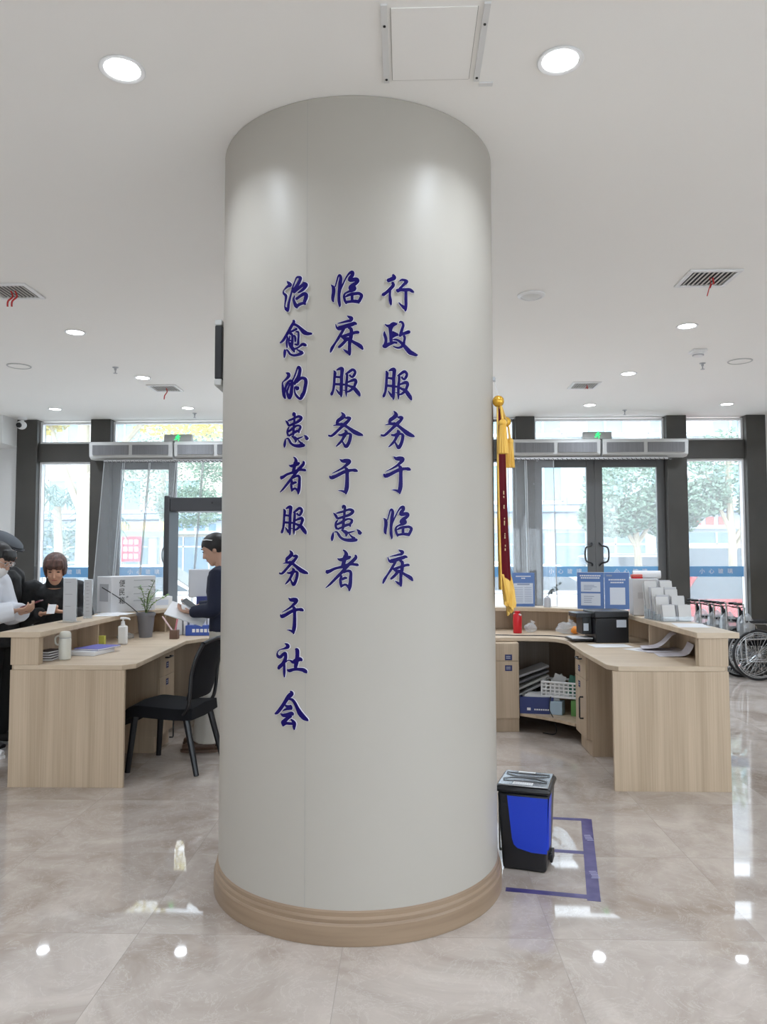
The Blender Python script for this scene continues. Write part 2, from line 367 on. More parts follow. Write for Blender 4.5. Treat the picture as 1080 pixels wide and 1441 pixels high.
def door_leaf(x0, x1, label, handle_at, open_=0):
    dn[0] += 1
    hx = x0 if handle_at == 'R' else x1                       # hinge side
    d = thing('door_%d' % dn[0], label, 'door', (hx, YW + .02, 0), kind='structure')
    g = (lambda v: v - hx)
    f = MB(); s = .108; z1 = 2.80
    for a, b in (((x0, .02), (x0 + s, z1)), ((x1 - s, .02), (x1, z1)), ((x0 + s, .02), (x1 - s, .17)), ((x0 + s, 2.69), (x1 - s, z1))):
        f.box((g(a[0]), -.03, a[1]), (g(b[0]), .03, b[1]))
    f.build('door_frame', M_frame2, d, bevel=.004)
    MB().box((g(x0 + s), -.004, .17), (g(x1 - s), .004, 2.69)).build('pane', M_glass, d)
    b = MB().box((g(x0 + s), -.009, 1.195), (g(x1 - s), -.0055, 1.335)).build('safety_band', M_band, d); b['label'] = 'light blue warning strip'
    l = MB(); cx = g((x0 + x1) / 2)
    for i, ch in enumerate('小心玻璃'): text_into(l, ch, .075, Matrix.Translation((cx + (i - 1.5) * .125, -.011, 1.265)) @ FACE)
    l.build('lettering', M_white, b, smooth=False)
    hxx = g(x1 - .05) if handle_at == 'R' else g(x0 + .05); s2 = -1 if handle_at == 'R' else 1
    MB().tube(spl([(hxx, -.03, 1.35), (hxx + .02 * s2, -.09, 1.38), (hxx + .1 * s2, -.1, 1.42), (hxx + .1 * s2, -.1, 1.58), (hxx + .02 * s2, -.09, 1.62), (hxx, -.03, 1.65)], 5), .012, 8).build('handle', M_black, d)
    d.rotation_euler = (0, 0, open_)
    return d
door_leaf(-4.07, -3.18, 'dark framed glass door, closed left leaf of the left entrance', 'R')
door_leaf(-3.18, -2.295, 'dark framed glass door standing open outward at the left entrance', 'L', R(-82))
door_leaf(1.765, 2.588, 'dark framed glass door, left leaf of the right entrance', 'R')
door_leaf(2.588, 3.54, 'dark framed glass door, right leaf of the right entrance', 'L')

# ------------------------------------------------------------------ pillar
PC = Vector((-.224, 3.673, 0)); PR = .646
pil = thing('round_pillar', 'thick round off-white pillar carrying blue characters in the middle of the lobby', 'pillar', (PC.x, PC.y, 0), kind='thing')
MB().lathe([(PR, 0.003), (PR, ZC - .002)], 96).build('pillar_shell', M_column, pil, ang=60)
MB().lathe([(PR + .019, .001), (PR + .019, .075), (PR + .015, .082), (PR + .012, .084), (PR + .012, .098), (PR + .009, .104), (PR + .006, .107), (PR + .006, .122), (PR + .001, .128), (PR - .01, .128)], 96).build('skirting_ring', M_skirt, pil, ang=25)['label'] = 'brown moulded skirting'
sm = MB()
for an in (R(-15.6), R(160)):
    a2 = an; x = math.sin(a2) * (PR + .0006); y = -math.cos(a2) * (PR + .0006)
    sm.add([(-.0012, 0, .13), (.0012, 0, .13), (.0012, 0, ZC - .01), (-.0012, 0, ZC - .01)], [(0, 1, 2, 3)], Matrix.Translation((x, y, 0)) @ Matrix.Rotation(a2, 4, 'Z'))
sm.build('panel_seam', M_seam, pil)

# brush characters: strokes of (x, y, full width); 1080 units = 70 units of the sheet each was written on
G = {
'行': [[(355,105,40),(385,165,85),(330,205,80),(245,245,75)],[(345,275,50),(365,335,65),(300,420,65),(220,500,60),(150,555,65),(128,575,20)],[(300,440,40),(290,560,45),(300,660,65),(312,740,40),(318,775,10)],
 [(500,230,15),(550,200,40),(610,200,50),(655,225,75),(610,280,60),(545,350,45),(500,395,40)],[(445,450,75),(520,420,65),(620,410,70),(720,395,65),(780,420,60),(820,440,20)],[(640,440,60),(640,600,60),(640,740,60),(630,840,50),(625,875,15)],[(480,700,8),(540,755,40),(600,800,70),(640,820,50)]],
'政': [[(190,175,10),(230,205,40),(300,210,80),(370,165,90),(440,155,40)],[(310,220,110),(305,300,70),(310,400,60),(315,500,65),(315,610,45)],[(345,325,20),(400,355,40),(465,385,40)],[(460,390,40),(400,410,45),(340,440,60)],[(330,390,80),(420,385,60)],
 [(175,335,12),(180,400,55),(205,480,60),(205,560,55),(190,640,90)],[(150,640,60),(190,655,80),(250,615,70),(310,590,60),(380,560,45),(440,565,40)],[(500,130,15),(510,100,30),(555,110,45),(580,170,50),(560,240,55),(535,320,60),(505,415,50)],
 [(500,395,50),(560,365,55),(630,335,65),(700,305,70),(715,330,30)],[(590,400,50),(610,440,50),(600,510,45),(585,580,60),(540,640,50),(470,670,40),(400,660,25),(360,645,10)],[(360,500,20),(430,500,40),(500,530,50),(570,590,65),(640,660,85),(720,740,100),(800,770,80),(870,790,50),(895,780,20)]],
'服': [[(210,195,15),(235,250,60),(225,350,50),(220,450,50),(210,560,50),(195,650,45),(165,735,55),(155,765,25)],[(270,190,20),(330,160,60),(385,160,80),(385,240,70),(375,350,65),(375,450,65),(370,560,65),(368,660,65),(368,760,50),(368,815,12)],[(255,625,10),(300,690,40),(350,750,50)],
 [(250,345,40),(310,350,45),(360,360,50)],[(230,510,45),(290,515,50),(370,520,50),(450,525,35),(490,500,30)],[(455,290,15),(520,245,50),(610,185,60),(665,235,50),(640,310,55),(600,355,40),(545,310,40)],[(495,290,45),(490,400,50),(480,500,55),(475,600,50),(475,700,45),(475,800,12)],
 [(500,480,25),(570,445,50),(650,420,70),(680,460,65),(660,530,55),(640,580,50),(590,640,50),(530,685,40),(480,690,25)],[(490,540,40),(560,570,50),(630,600,70),(690,670,85),(740,740,75),(765,795,25)],[(415,655,15),(440,660,12),(480,650,20)]],
'务': [[(375,70,12),(410,110,55),(420,160,90),(370,215,80),(310,260,75),(280,310,45)],[(270,310,50),(330,340,40),(400,340,60)],[(460,205,30),(520,200,65),(560,210,50),(520,270,60),(450,340,75),(380,410,60),(300,490,55),(220,570,55),(160,610,45),(105,600,40)],
 [(205,375,10),(270,360,30),(350,360,40),(430,365,60),(500,410,60),(580,470,75),(660,530,95),(740,570,85),(800,590,55),(830,610,20)],[(450,485,30),(480,530,70),(450,590,75),(420,660,55),(380,730,50),(320,800,40),(265,855,15)],[(320,590,30),(380,595,50),(450,570,60),(530,560,45),(570,590,60),(565,660,65),(545,740,65),(515,810,70),(475,860,70),(430,800,40),(400,740,25)]],
'于': [[(375,70,10),(430,110,70),(500,110,95),(570,115,85),(560,160,70),(510,210,60),(440,270,45),(340,330,30),(215,395,10)],[(160,450,15),(200,490,85),(290,460,75),(400,400,70),(480,360,70),(560,335,65),(640,325,60),(700,330,75),(745,350,35)],[(500,270,50),(530,330,80),(530,420,70),(530,560,75),(525,700,85),(510,790,80),(505,880,20)],[(345,795,8),(420,800,35),(490,830,60)]],
'临': [[(185,335,10),(235,400,70),(240,500,75),(225,600,70),(225,670,55),(240,710,20)],[(275,380,20),(310,260,25),(345,150,30),(380,135,45),(400,200,65),(385,300,75),(375,420,75),(360,550,60),(360,680,65),(375,780,50),(375,830,10)],[(400,450,15),(430,370,25),(480,260,25),(540,150,30),(600,85,50),(650,80,80),(650,140,75),(600,200,70),(590,260,70)],
 [(590,250,70),(660,240,80),(740,230,80),(770,260,70),(730,310,70),(670,350,80),(610,400,80),(600,450,60)],[(660,380,90),(700,430,80),(640,470,70),(560,500,40),(490,540,35),(470,600,45),(490,690,50),(520,760,25)],[(500,610,20),(560,575,50),(640,550,60),(720,540,60),(790,535,60),(850,575,65),(830,640,65),(790,720,60),(800,750,20)],[(500,725,60),(580,715,50),(660,705,60),(740,710,70),(790,720,60)],[(650,560,50),(645,640,60),(650,710,50)]],
'床': [[(540,65,12),(580,90,50),(630,120,80),(610,165,60),(540,180,50),(450,200,35),(330,225,10)],[(285,240,12),(310,310,40),(360,330,90),(450,310,90),(540,280,85),(640,250,80),(700,230,70),(745,245,35)],[(470,340,50),(430,410,55),(380,490,55),(330,570,50),(290,630,40),(250,690,45),(200,770,60),(170,850,25)],
 [(390,500,20),(450,510,60),(540,480,60),(640,450,60),(720,425,60),(775,425,60),(785,445,30)],[(560,325,30),(620,350,70),(630,430,70),(620,520,80),(600,600,80),(590,700,65),(590,800,70),(590,900,50),(590,925,20)],[(455,790,10),(520,840,50),(580,880,50)],[(590,570,70),(520,575,80),(480,630,60),(420,690,60),(365,735,50),(345,745,25)],[(410,510,40),(480,560,60)],[(620,600,50),(700,650,65),(780,695,80),(840,740,80),(880,795,30)]],
'患': [[(440,150,20),(440,110,40),(465,95,60),(490,120,50),(480,200,50),(475,300,50),(460,400,50),(455,500,60),(445,590,50)],[(235,240,12),(280,290,50),(310,340,50),(330,370,40)],[(300,250,20),(380,230,45),(460,210,45),(540,180,45),(600,170,55),(660,200,65),(640,245,65),(570,290,60),(480,320,55),(400,345,50),(330,365,45)],[(330,400,25),(295,450,40),(285,520,45),(310,590,50)],
 [(300,500,40),(380,465,50),(460,420,50),(520,385,45),(580,375,40),(640,400,50),(630,450,55),(590,490,50),(520,510,60),(440,550,45),(330,595,40)],[(590,490,60),(610,540,30)],[(235,655,10),(225,720,50),(210,790,60),(205,850,20)],[(260,660,20),(310,655,30),(350,710,50),(390,770,50),(460,815,55),(550,835,70),(650,835,80),(740,830,60),(765,830,15)],[(580,700,15),(640,760,40),(700,800,60)],
 [(410,610,20),(470,640,60),(520,680,80),(515,755,20)],[(520,680,50),(600,665,35),(705,635,15)],[(745,600,10),(790,640,60),(815,680,80),(855,670,20)]],
'者': [[(515,30,25),(560,70,50),(580,140,90),(550,200,90),(530,290,80),(510,370,80)],[(390,215,15),(440,240,60),(520,235,80),(600,210,70),(660,190,70),(680,195,25)],[(150,510,90),(220,490,70),(320,440,55),(430,410,55),(540,385,75),(660,340,60),(760,345,55),(820,355,60),(845,370,25)],[(780,140,35),(785,200,70),(710,280,70),(640,340,70),(560,430,65),(470,530,65),(390,610,60),(300,700,50),(220,780,40),(130,855,12)],
 [(480,590,45),(455,680,55),(460,760,55),(470,850,20)],[(520,530,25),(590,490,50),(650,490,60),(680,530,60),(675,640,70),(670,740,75),(655,830,80),(645,920,25)],[(490,670,50),(550,640,55),(595,640,40)],[(470,820,50),(540,785,45),(590,795,45),(630,860,30)]],
'治': [[(305,150,12),(345,195,60),(380,245,65),(330,260,50),(280,290,35),(225,345,15),(230,400,40),(280,460,55),(280,530,40),(265,620,25),(255,700,20)],[(255,700,20),(290,750,60),(325,800,35),(335,740,50),(345,650,45),(370,550,35),(400,430,30),(430,310,20),(480,180,20),(520,100,30),(570,100,50),(600,130,60),(570,210,60),(520,290,65),(460,370,80)],
 [(450,410,70),(530,360,60),(620,300,60),(690,260,75)],[(660,230,30),(710,280,80),(700,330,65),(640,390,55),(550,440,20)],[(480,490,15),(455,560,35),(475,640,55),(510,720,70),(535,770,20)],[(510,570,50),(590,520,55),(670,480,70),(720,500,70),(715,570,75),(690,640,65),(690,690,50),(720,705,12)],[(520,730,60),(590,690,60),(680,675,50)]],
'愈': [[(455,60,40),(460,110,60),(400,200,60),(340,300,60),(280,390,55),(220,470,50),(155,515,25)],[(470,150,50),(540,190,50),(620,270,65),(690,350,90),(760,385,70),(830,390,45),(848,385,20)],[(370,310,40),(440,290,40),(530,255,50)],[(330,400,25),(310,480,30),(308,560,35),(315,640,20)],[(380,330,50),(430,380,45),(435,470,45),(430,560,50),(420,640,50)],[(350,440,20),(360,540,35),(400,620,60),(450,690,70),(480,760,20)],
 [(380,400,25),(370,480,25),(410,500,30)],[(365,570,30),(410,550,40)],[(470,390,25),(495,430,40),(500,500,35),(495,540,12)],[(510,320,25),(560,330,35),(570,400,35),(565,500,35),(555,600,45),(500,590,30),(480,585,10)],[(440,690,50),(530,680,35),(600,640,35),(660,605,60),(710,630,60),(730,650,20)],[(270,680,40),(265,750,55),(255,850,20)],[(310,680,25),(350,730,35),(390,790,40),(460,825,45),(540,825,50),(620,805,65),(670,790,30)],[(540,710,20),(600,750,40),(650,780,50)]],
'的': [[(285,205,15),(335,230,65),(345,280,65),(300,330,50),(240,375,25),(205,410,20),(210,500,45),(225,600,60),(245,700,65),(270,765,25)],[(245,640,50),(270,540,45),(310,450,50),(360,395,50),(410,400,60),(420,480,65),(410,580,65),(395,690,70),(370,780,35)],[(375,440,30),(340,530,35),(310,620,40),(340,720,60),(365,780,35)],
 [(420,400,30),(460,330,25),(500,230,25),(540,115,30),(570,110,50),(590,170,60),(575,260,65),(550,340,75),(500,410,70),(475,480,30)],[(510,430,60),(580,370,60),(640,350,60),(700,380,65),(715,450,65),(700,550,65),(680,650,65),(640,730,75),(600,800,45),(530,740,45),(485,660,30),(475,570,20),(490,530,30)],[(500,530,40),(545,570,85),(560,580,60)]],
'社': [[(325,95,12),(375,120,60),(390,165,75),(320,205,40),(250,225,20),(180,260,15),(150,330,25),(165,380,60),(220,400,65),(280,340,60),(330,310,65),(345,370,65),(330,450,70),(280,540,70),(210,610,75),(180,660,45)],[(315,520,40),(315,620,45),(315,730,50),(320,830,12)],[(350,500,12),(400,460,15),(450,460,25),(510,490,70),(590,440,90),(660,420,80),(695,450,40)],
 [(565,200,45),(595,230,75),(600,330,75),(590,430,80),(575,520,80),(560,610,60)],[(390,660,30),(430,680,70),(520,650,60),(620,640,60),(720,650,80),(770,680,75),(795,710,25)]],
'会': [[(455,40,20),(475,95,90),(410,170,90),(350,260,75),(290,360,70),(220,460,70),(150,545,60),(105,570,35)],[(430,220,40),(490,230,55),(550,300,60),(600,400,70),(660,510,100),(740,600,95),(800,640,60),(825,660,20)],[(340,365,30),(400,390,70),(470,390,95)],[(285,490,12),(340,455,40),(420,425,60),(480,410,70)],[(240,555,20),(300,585,70),(390,565,80),(480,530,80),(510,560,40)],
 [(470,580,60),(390,640,70),(330,700,80),(280,740,60),(300,820,30)],[(300,790,60),(360,755,55),(440,750,55),(520,745,50)],[(465,650,12),(510,690,50),(540,740,70),(535,810,60),(540,875,20)]],
}
def on_pillar(u, z, d):      # u: arc length from the pillar's front line, d: height above the paint
    a = u / PR; r = PR + d
    return (r * math.sin(a), -r * math.cos(a), z)
def char_mesh(strokes, fx, fz, sx, grow, d0, d1):
    mb = MB()
    for si, st in enumerate(strokes):
        pts = spl(st, 5); n = len(pts); top = d1 + .00012 * si; bot = d0
        Lf = []; Rt = []
        for i, (x, y, w_) in enumerate(pts):
            xa, ya = pts[max(i - 1, 0)][:2]; xb, yb = pts[min(i + 1, n - 1)][:2]
            dx, dy = xb - xa, yb - ya; l = math.hypot(dx, dy) or 1; h = max(w_, 5) / 2 + grow
            Lf.append((x - dy / l * h, y + dx / l * h)); Rt.append((x + dy / l * h, y - dx / l * h))
        # rounded end caps
        def cap(i, sgn):
            x, y, w_ = pts[i]; j = 1 if i == 0 else n - 2; dx, dy = x - pts[j][0], y - pts[j][1]; l = math.hypot(dx, dy) or 1
            e = (max(w_, 5) * .28 + grow * .8); return (x + dx / l * e, y + dy / l * e)
        ring = Lf + [cap(-1, 1)] + Rt[::-1] + [cap(0, 1)]
        m = len(ring); P = lambda q, d: on_pillar(fx(q[0]), fz(q[1]), d)
        v = [P(q, top) for q in ring] + [P(q, bot) for q in ring]
        f = []
        for i in range(n - 1): f.append((i, i + 1, m - 3 - i, m - 2 - i))
        f.append((n - 1, n, n + 1)); f.append((m - 2, m - 1, 0))
        f += [(i, (i + 1) % m, m + (i + 1) % m, m + i) for i in range(m)]
        mb.add(v, f)
    return mb
CH = [
 ('行','right',0,0.1334,0.2673,2.6352,2.4887),
 ('政','right',1,0.1371,0.2819,2.4433,2.3128),
 ('服','right',2,0.1377,0.2546,2.2446,2.1217),
 ('务','right',3,0.1282,0.2669,2.0765,1.9292),
 ('于','right',4,0.1380,0.2491,1.8924,1.7425),
 ('临','right',5,0.1375,0.2520,1.6895,1.5610),
 ('床','right',6,0.1345,0.2570,1.5197,1.3734),
 ('临','middle',0,-0.0719,0.0504,2.6369,2.4953),
 ('床','middle',1,-0.0743,0.0558,2.4593,2.2980),
 ('服','middle',2,-0.0704,0.0440,2.2443,2.1291),
 ('务','middle',3,-0.0808,0.0558,2.0683,1.9303),
 ('于','middle',4,-0.0763,0.0341,1.8800,1.7396),
 ('患','middle',5,-0.0663,0.0511,1.6927,1.5550),
 ('者','middle',6,-0.0910,0.0382,1.5190,1.3577),
 ('治','left',0,-0.2809,-0.1767,2.6331,2.4989),
 ('愈','left',1,-0.2955,-0.1508,2.4568,2.3065),
 ('的','left',2,-0.2829,-0.1762,2.2604,2.1299),
 ('患','left',3,-0.2718,-0.1638,2.0724,1.9366),
 ('者','left',4,-0.2915,-0.1752,1.8945,1.7437),
 ('服','left',5,-0.2837,-0.1730,1.6916,1.5790),
 ('务','left',6,-0.2921,-0.1645,1.5179,1.3813),
 ('于','left',7,-0.2868,-0.1835,1.3277,1.1847),
 ('社','left',8,-0.3012,-0.1681,1.1457,1.0122),
 ('会','left',9,-0.3099,-0.1615,0.9596,0.8091),
]
def glyph_box(st):
    xs = [p[0] for s in st for p in s]; ys = [p[1] for s in st for p in s]
    return min(xs), max(xs), min(ys), max(ys)
ORD = ['topmost', 'second from the top', 'third from the top', 'fourth from the top', 'fifth from the top', 'sixth from the top', 'seventh from the top', 'eighth from the top', 'ninth from the top', 'tenth from the top']
for g, ln, k, uL, uR, zt, zb in CH:
    st = G[g]; x0, x1, y0, y1 = glyph_box(st); sx = (uR - uL) / (x1 - x0); sz = (zt - zb) / (y1 - y0)
    fx = lambda x: uL + (x - x0) * sx
    fz = lambda y: zt - (y - y0) * sz
    cx, cy_, cz = on_pillar((uL + uR) / 2, (zt + zb) / 2, 0)
    last = k == {'right': 6, 'middle': 6, 'left': 9}[ln]
    t = thing('raised_character', 'raised blue brush character %s, %s in the %s column of writing' % (g, 'lowest' if last else ORD[k], ln), 'character', (PC.x + cx, PC.y + cy_, cz), group='raised blue characters on the round pillar')
    off = Matrix.Translation((-cx, -cy_, -cz))
    a = char_mesh(st, fx, fz, sx, 4, .0052, .007); b = char_mesh(st, fx, fz, sx, 12, .0004, .005)
    a.v = [tuple(off @ Vector(p)) for p in a.v]; b.v = [tuple(off @ Vector(p)) for p in b.v]
    a.build('character_face', M_char, t, smooth=False)
    b.build('acrylic_backing', M_charback, t, smooth=False)['label'] = 'pale acrylic backing'

# ------------------------------------------------------------------ ceiling fittings
def make_downlight(x, y, label):
    t = thing('downlight', label, 'ceiling light', (x, y, ZC), group='recessed ceiling downlights')
    MB().lathe([(.066, 0), (.086, -.001), (.088, -.005), (.085, -.008), (.071, -.006), (.066, -.002)], 32, caps=False).build('trim_ring', M_white, t)
    MB().lathe([(.068, -.0035), (.068, -.002)], 32).build('diffuser', M_lamp, t, smooth=False)
    l = bpy.data.lights.new('lamp', 'AREA'); l.shape = 'DISK'; l.size = .125; l.energy = LAMP; l.color = (.80, .89, 1); l.spread = R(138)
    o = bpy.data.objects.new('lamp', l); C.objects.link(o); o.parent = t; o.location = (0, 0, -.012)
    return t
xs_ = (-4.5, -2.78, -1.09, .596, 2.33, 4.04); ys_ = (-3.9, -.55, 2.83, 6.28, 7.94, 9.62)
colw = ('beside the left wall', 'second from the left wall', 'left of the pillar', 'right of the pillar', 'second from the right wall', 'beside the right wall')
roww = ('far behind the viewer', 'behind the viewer', 'nearest to the viewer', 'in the middle of the hall', 'one row before the windows', 'nearest to the windows')
first = None
for j, y in enumerate(ys_):
    for i, x in enumerate(xs_):
        lb = 'round recessed ceiling light %s, %s' % (colw[i], roww[j])
        if first is None: first = make_downlight(x, y, lb)
        else: copy_tree(first, (x, y, ZC), label=lb)

def vent(x0, x1, y0, y1, label, ribbons):
    cx, cy_ = (x0 + x1) / 2, (y0 + y1) / 2; a, b = (x1 - x0) / 2, (y1 - y0) / 2
    t = thing('air_vent', label, 'air vent', (cx, cy_, ZC), group='square ceiling air vents')
    f = MB()
    for q in (((-a, -b), (a, -b + .03)), ((-a, b - .03), (a, b)), ((-a, -b + .03), (-a + .03, b - .03)), ((a - .03, -b + .03), (a, b - .03))):
        f.box((*q[0], -.014), (*q[1], -.001))
    f.build('frame', M_white, t, bevel=.003)
    MB().box((-a + .03, -b + .03, -.002), (a - .03, b - .03, -.001)).build('backing', M_black, t)
    s = MB(); n = 9
    for i in range(n):
        x = -a + .05 + (2 * a - .1) * i / (n - 1); s.cbox((x, 0, -.008), (.012, 2 * b - .06, .003), None)
    s.build('slats', mat('vent_slat', (.55, .53, .5), .5), t)
    r = MB()
    for dx, L in ribbons:
        r.tube(spl([(dx, -b * .2, -.012), (dx + .01, -b * .2 + .01, -.05), (dx - .012, -b * .2 - .01, -.1 * L), (dx - .02, -b * .2, -.14 * L)], 4), [(.006, .0015)] * 13, 4)
    if ribbons: r.build('ribbon', mat('red_ribbon', (.5, .03, .03), .6), t)['label'] = 'thin red ribbon'
    return t
vent(-2.95, -2.62, 5.11, 5.42, 'square white ceiling vent with red ribbons near the left wall', [(0, .9), (.03, .9)])
vent(1.89, 2.24, 5.01, 5.33, 'square white ceiling vent with red ribbons right of the pillar', [(0, 1), (.02, .6)])
vent(-2.86, -2.53, 8.27, 8.6, 'square white ceiling vent with ribbon before the left entrance', [(.02, 1)])
vent(1.84, 2.15, 8.3, 8.63, 'square white ceiling vent before the right entrance', [(.02, .4)])

t = thing('ceiling_speaker', 'round white ceiling speaker right of the pillar', 'speaker', (.919, 5.479, ZC))
MB().lathe([(.10, 0), (.10, -.008), (.085, -.018), (.075, -.018), (.07, -.010)], 32, caps=False).build('rim', M_white, t)
MB().lathe([(.072, -.012), (.05, -.024), (.02, -.028), (.0, -.028)], 24, caps=False).build('grille', mat('off_white', (.7, .7, .68), .5), t)
def disc(x, y, label):
    t = thing('ceiling_cover', label, 'ceiling cover', (x, y, ZC), group='round blank ceiling covers')
    MB().lathe([(.115, 0), (.115, -.005), (.105, -.009), (.1, -.004)], 32, caps=False).build('rim', mat('cover_rim', (.5, .5, .49), .5), t)
    MB().lathe([(.1, -.003), (.1, -.0005)], 32).build('plate', M_ceiling, t)
disc(3.27, 7.46, 'round flat ceiling cover with thin rim on the right'); disc(-3.834, 7.40, 'round flat ceiling cover with thin rim on the left')
t = thing('smoke_detector', 'small white smoke detector on the ceiling at the right', 'smoke detector', (2.71, 7.05, ZC))
MB().cbox((0, 0, -.012), (.13, .13, .024)).build('base', M_white, t, bevel=.006)
MB().lathe([(.05, -.024), (.05, -.045), (.035, -.06), (0, -.06)], 24, caps=False).build('sensor', M_white, t)
MB().torus((0, 0, -.046), .046, .006, 'Z', 24, 6).build('sensor_gap', M_grey, t)
for x, y, lb in ((-2.9, 7.49, 'small ceiling sprinkler left, between two round lights'), (2.935, 7.53, 'small ceiling sprinkler right, behind the smoke detector'), (2.87, 9.98, 'small ceiling sprinkler above the right entrance'), (-2.79, 9.98, 'small ceiling sprinkler above the left entrance')):
    t = thing('sprinkler', lb, 'sprinkler', (x, y, ZC), group='ceiling sprinklers')
    MB().lathe([(.03, 0), (.028, -.006), (.012, -.008), (.012, -.03), (.006, -.032), (.006, -.06)], 14).build('stem', M_grey, t)
    MB().lathe([(.02, -.06), (.02, -.063)], 14).build('deflector', M_grey, t)
# access hatch
t = thing('ceiling_hatch', 'square white access panel with corner screws in the ceiling above the pillar', 'access panel', (.106, 2.73, ZC))
MB().box((-.15, -.2, -.004), (.15, .2, -.0005)).build('panel', M_ceiling, t)
for x in (-.185, .17): MB().box((x, -.22, -.009), (x + .022, .21, -.001)).build('side_strip', mat('strip_white', (.72, .72, .71), .5), t)
g = MB(); g.box((-.15, .2, -.003), (.15, .203, -.0008)); g.box((-.152, -.2, -.003), (-.149, .2, -.0008)); g.box((.149, -.2, -.003), (.152, .2, -.0008)); g.build('gap_line', M_seam, t)
s = MB()
for x in (-.174, .181):
    for y in (-.12, .185): s.lathe([(.005, -.012), (.005, -.009)], 10, (x, y, 0))
s.build('screws', M_black, t)
t = MB().box((0, 0, -.006), (.055, .022, -.0005)); o = t.build('ceiling_bracket', mat('strip_white', (.72, .72, .71), .5)); o.location = (.30, 2.955, ZC); tag(o, 'short white metal strip on the ceiling beside the access panel', 'bracket')
# security camera
t = thing('security_camera', 'white round security camera in the far left ceiling corner', 'security camera', (-5.22, 10.2, ZC))
MB().lathe([(.06, 0), (.06, -.03), (.02, -.04), (.02, -.07)], 20).build('mount', M_white, t)
MB().ball((0, -.02, -.11), (.065, .075, .06)).build('housing', M_white, t); MB().cyl((0, -.08, -.12), (0, -.1, -.123), .035, 18).build('lens', M_black, t)

# ------------------------------------------------------------------ air curtains, exit signs, strip curtains
def air_curtain(x0, x1, label):
    t = thing('air_curtain', label, 'air curtain', ((x0 + x1) / 2, 10.38, 2.80), group='air curtains over the entrances'); a = (x1 - x0) / 2
    prof = [(0, 0), (-.14, 0), (-.20, .03), (-.215, .20), (-.19, .235), (0, .235)]
    M = Matrix(((0, 0, 1, 0), (1, 0, 0, 0), (0, 1, 0, 0), (0, 0, 0, 1)))
    MB().prism(prof, -a, a, M).build('housing', mat('air_curtain_white', (.56, .56, .55), .4), t, bevel=.008)
    g = MB()
    for s in (-1, 1): g.box((s * .025, -.219, .055), (s * (a - .05), -.211, .185))
    g.build('grille', noise_mix(mat('grille_grey', (.3, .3, .31), .5), (.12, .12, .13), (.24, .24, .25), (300, 1, 1), lo=.45, hi=.55), t)
    r = MB(); n = 60
    for s in (-1, 1):
        for i in range(n):
            x = s * (.03 + (a - .085) * i / (n - 1)); r.cbox((x, -.222, .12), (.004, .006, .13))
    r.build('fins', mat('fin_grey', (.30, .30, .31), .4), t)
air_curtain(-4.28, -3.145, 'white air curtain over the left entrance, the unit nearest the left wall')
air_curtain(-3.12, -1.99, 'white air curtain over the left entrance, the unit nearest the pillar')
air_curtain(1.42, 2.60, 'white air curtain over the right entrance, the unit nearest the pillar')
air_curtain(2.63, 3.755, 'white air curtain over the right entrance, the unit nearest the right wall')
def exit_sign(x, label):
    t = thing('exit_sign', label, 'exit sign', (x, 10.25, 3.036), group='green exit signs over the doors')
    M = Matrix(((0, 0, 1, 0), (1, 0, 0, 0), (0, 1, 0, 0), (0, 0, 0, 1)))
    MB().prism([(-.05, 0), (.05, 0), (.03, .1), (-.03, .1)], -.19, .19, M).build('housing', mat('sign_grey', (.33, .33, .32), .4), t, bevel=.004)
    g = MB(); S = .10; y = -.055
    def leg(pts, r): g.tube([(p[0] * S, y, p[1] * S + .048) for p in pts], r * S, 6)
    g.ball((.08 * S, y, .43 * S + .048), (.1 * S, .003, .1 * S), 12, 6)
    leg([(.02, .3), (-.05, 0)], .09); leg([(-.05, 0), (.2, -.1), (.12, -.42)], .06); leg([(-.05, 0), (-.2, -.2), (-.42, -.22)], .06)
    leg([(.03, .27), (.25, .12), (.36, .22)], .05); leg([(.02, .27), (-.2, .2), (-.28, .0)], .05)
    g.build('running_figure', M_green, t)
exit_sign(-3.08, 'grey exit sign with green running figure over the left entrance'); exit_sign(2.57, 'grey exit sign with green running figure over the right entrance')

def strip_curtain(x0, x1, xs, slant, label):
    t = thing('strip_curtain', label, 'strip curtain', ((x0 + x1) / 2, 10.2, 2.77)); cx = (x0 + x1) / 2
    MB().box((x0 - cx, .02, -.005), (x1 - cx, .05, .025)).build('track', M_silver, t)
    h = MB(); n = int((x1 - x0) / .06)
    for i in range(n + 1):
        x = x0 - cx + (x1 - x0) * i / n; h.tube([(x, .02, .01), (x + .02, .0, -.012), (x + .045, .02, -.002)], .006, 5)
    h.build('hooks', mat('hook_grey', (.12, .12, .12), .4), t)
    for i, (a, b) in enumerate(xs):
        m = MB(); N = 12; v = []; f = []
        for q in range(N + 1):
            u = q / N; z = -.02 - 2.66 * u; sl = slant * u
            for x in (a, (a + b) / 2, b): v.append((x - cx + sl, .012 * (i % 2) + (-.02 if x == (a + b) / 2 else 0) - .05 * u, z))
        for q in range(N):
            for j in range(2): f.append((q * 3 + j, q * 3 + j + 1, q * 3 + j + 4, q * 3 + j + 3))
        s = m.add(v, f).build('strip', M_strip, t)
        e = MB()
        for x, j in ((a, 0), (b, 2)): e.tube([v[q * 3 + j] for q in range(N + 1)], .006, 5)
        e.build('strip_edge', mat('vinyl_edge', (.42, .43, .44), .3), s)
strip_curtain(-4.10, -2.02, [(-4.08, -3.80), (-3.83, -3.47), (-3.45, -3.10), (-3.08, -2.74), (-2.72, -2.40), (-2.37, -2.05)], -.17, 'clear plastic strip curtain hanging at the left entrance')
strip_curtain(1.36, 3.50, [(1.37, 1.62), (1.60, 1.98)], .02, 'clear plastic strips gathered at the left edge of the right entrance')

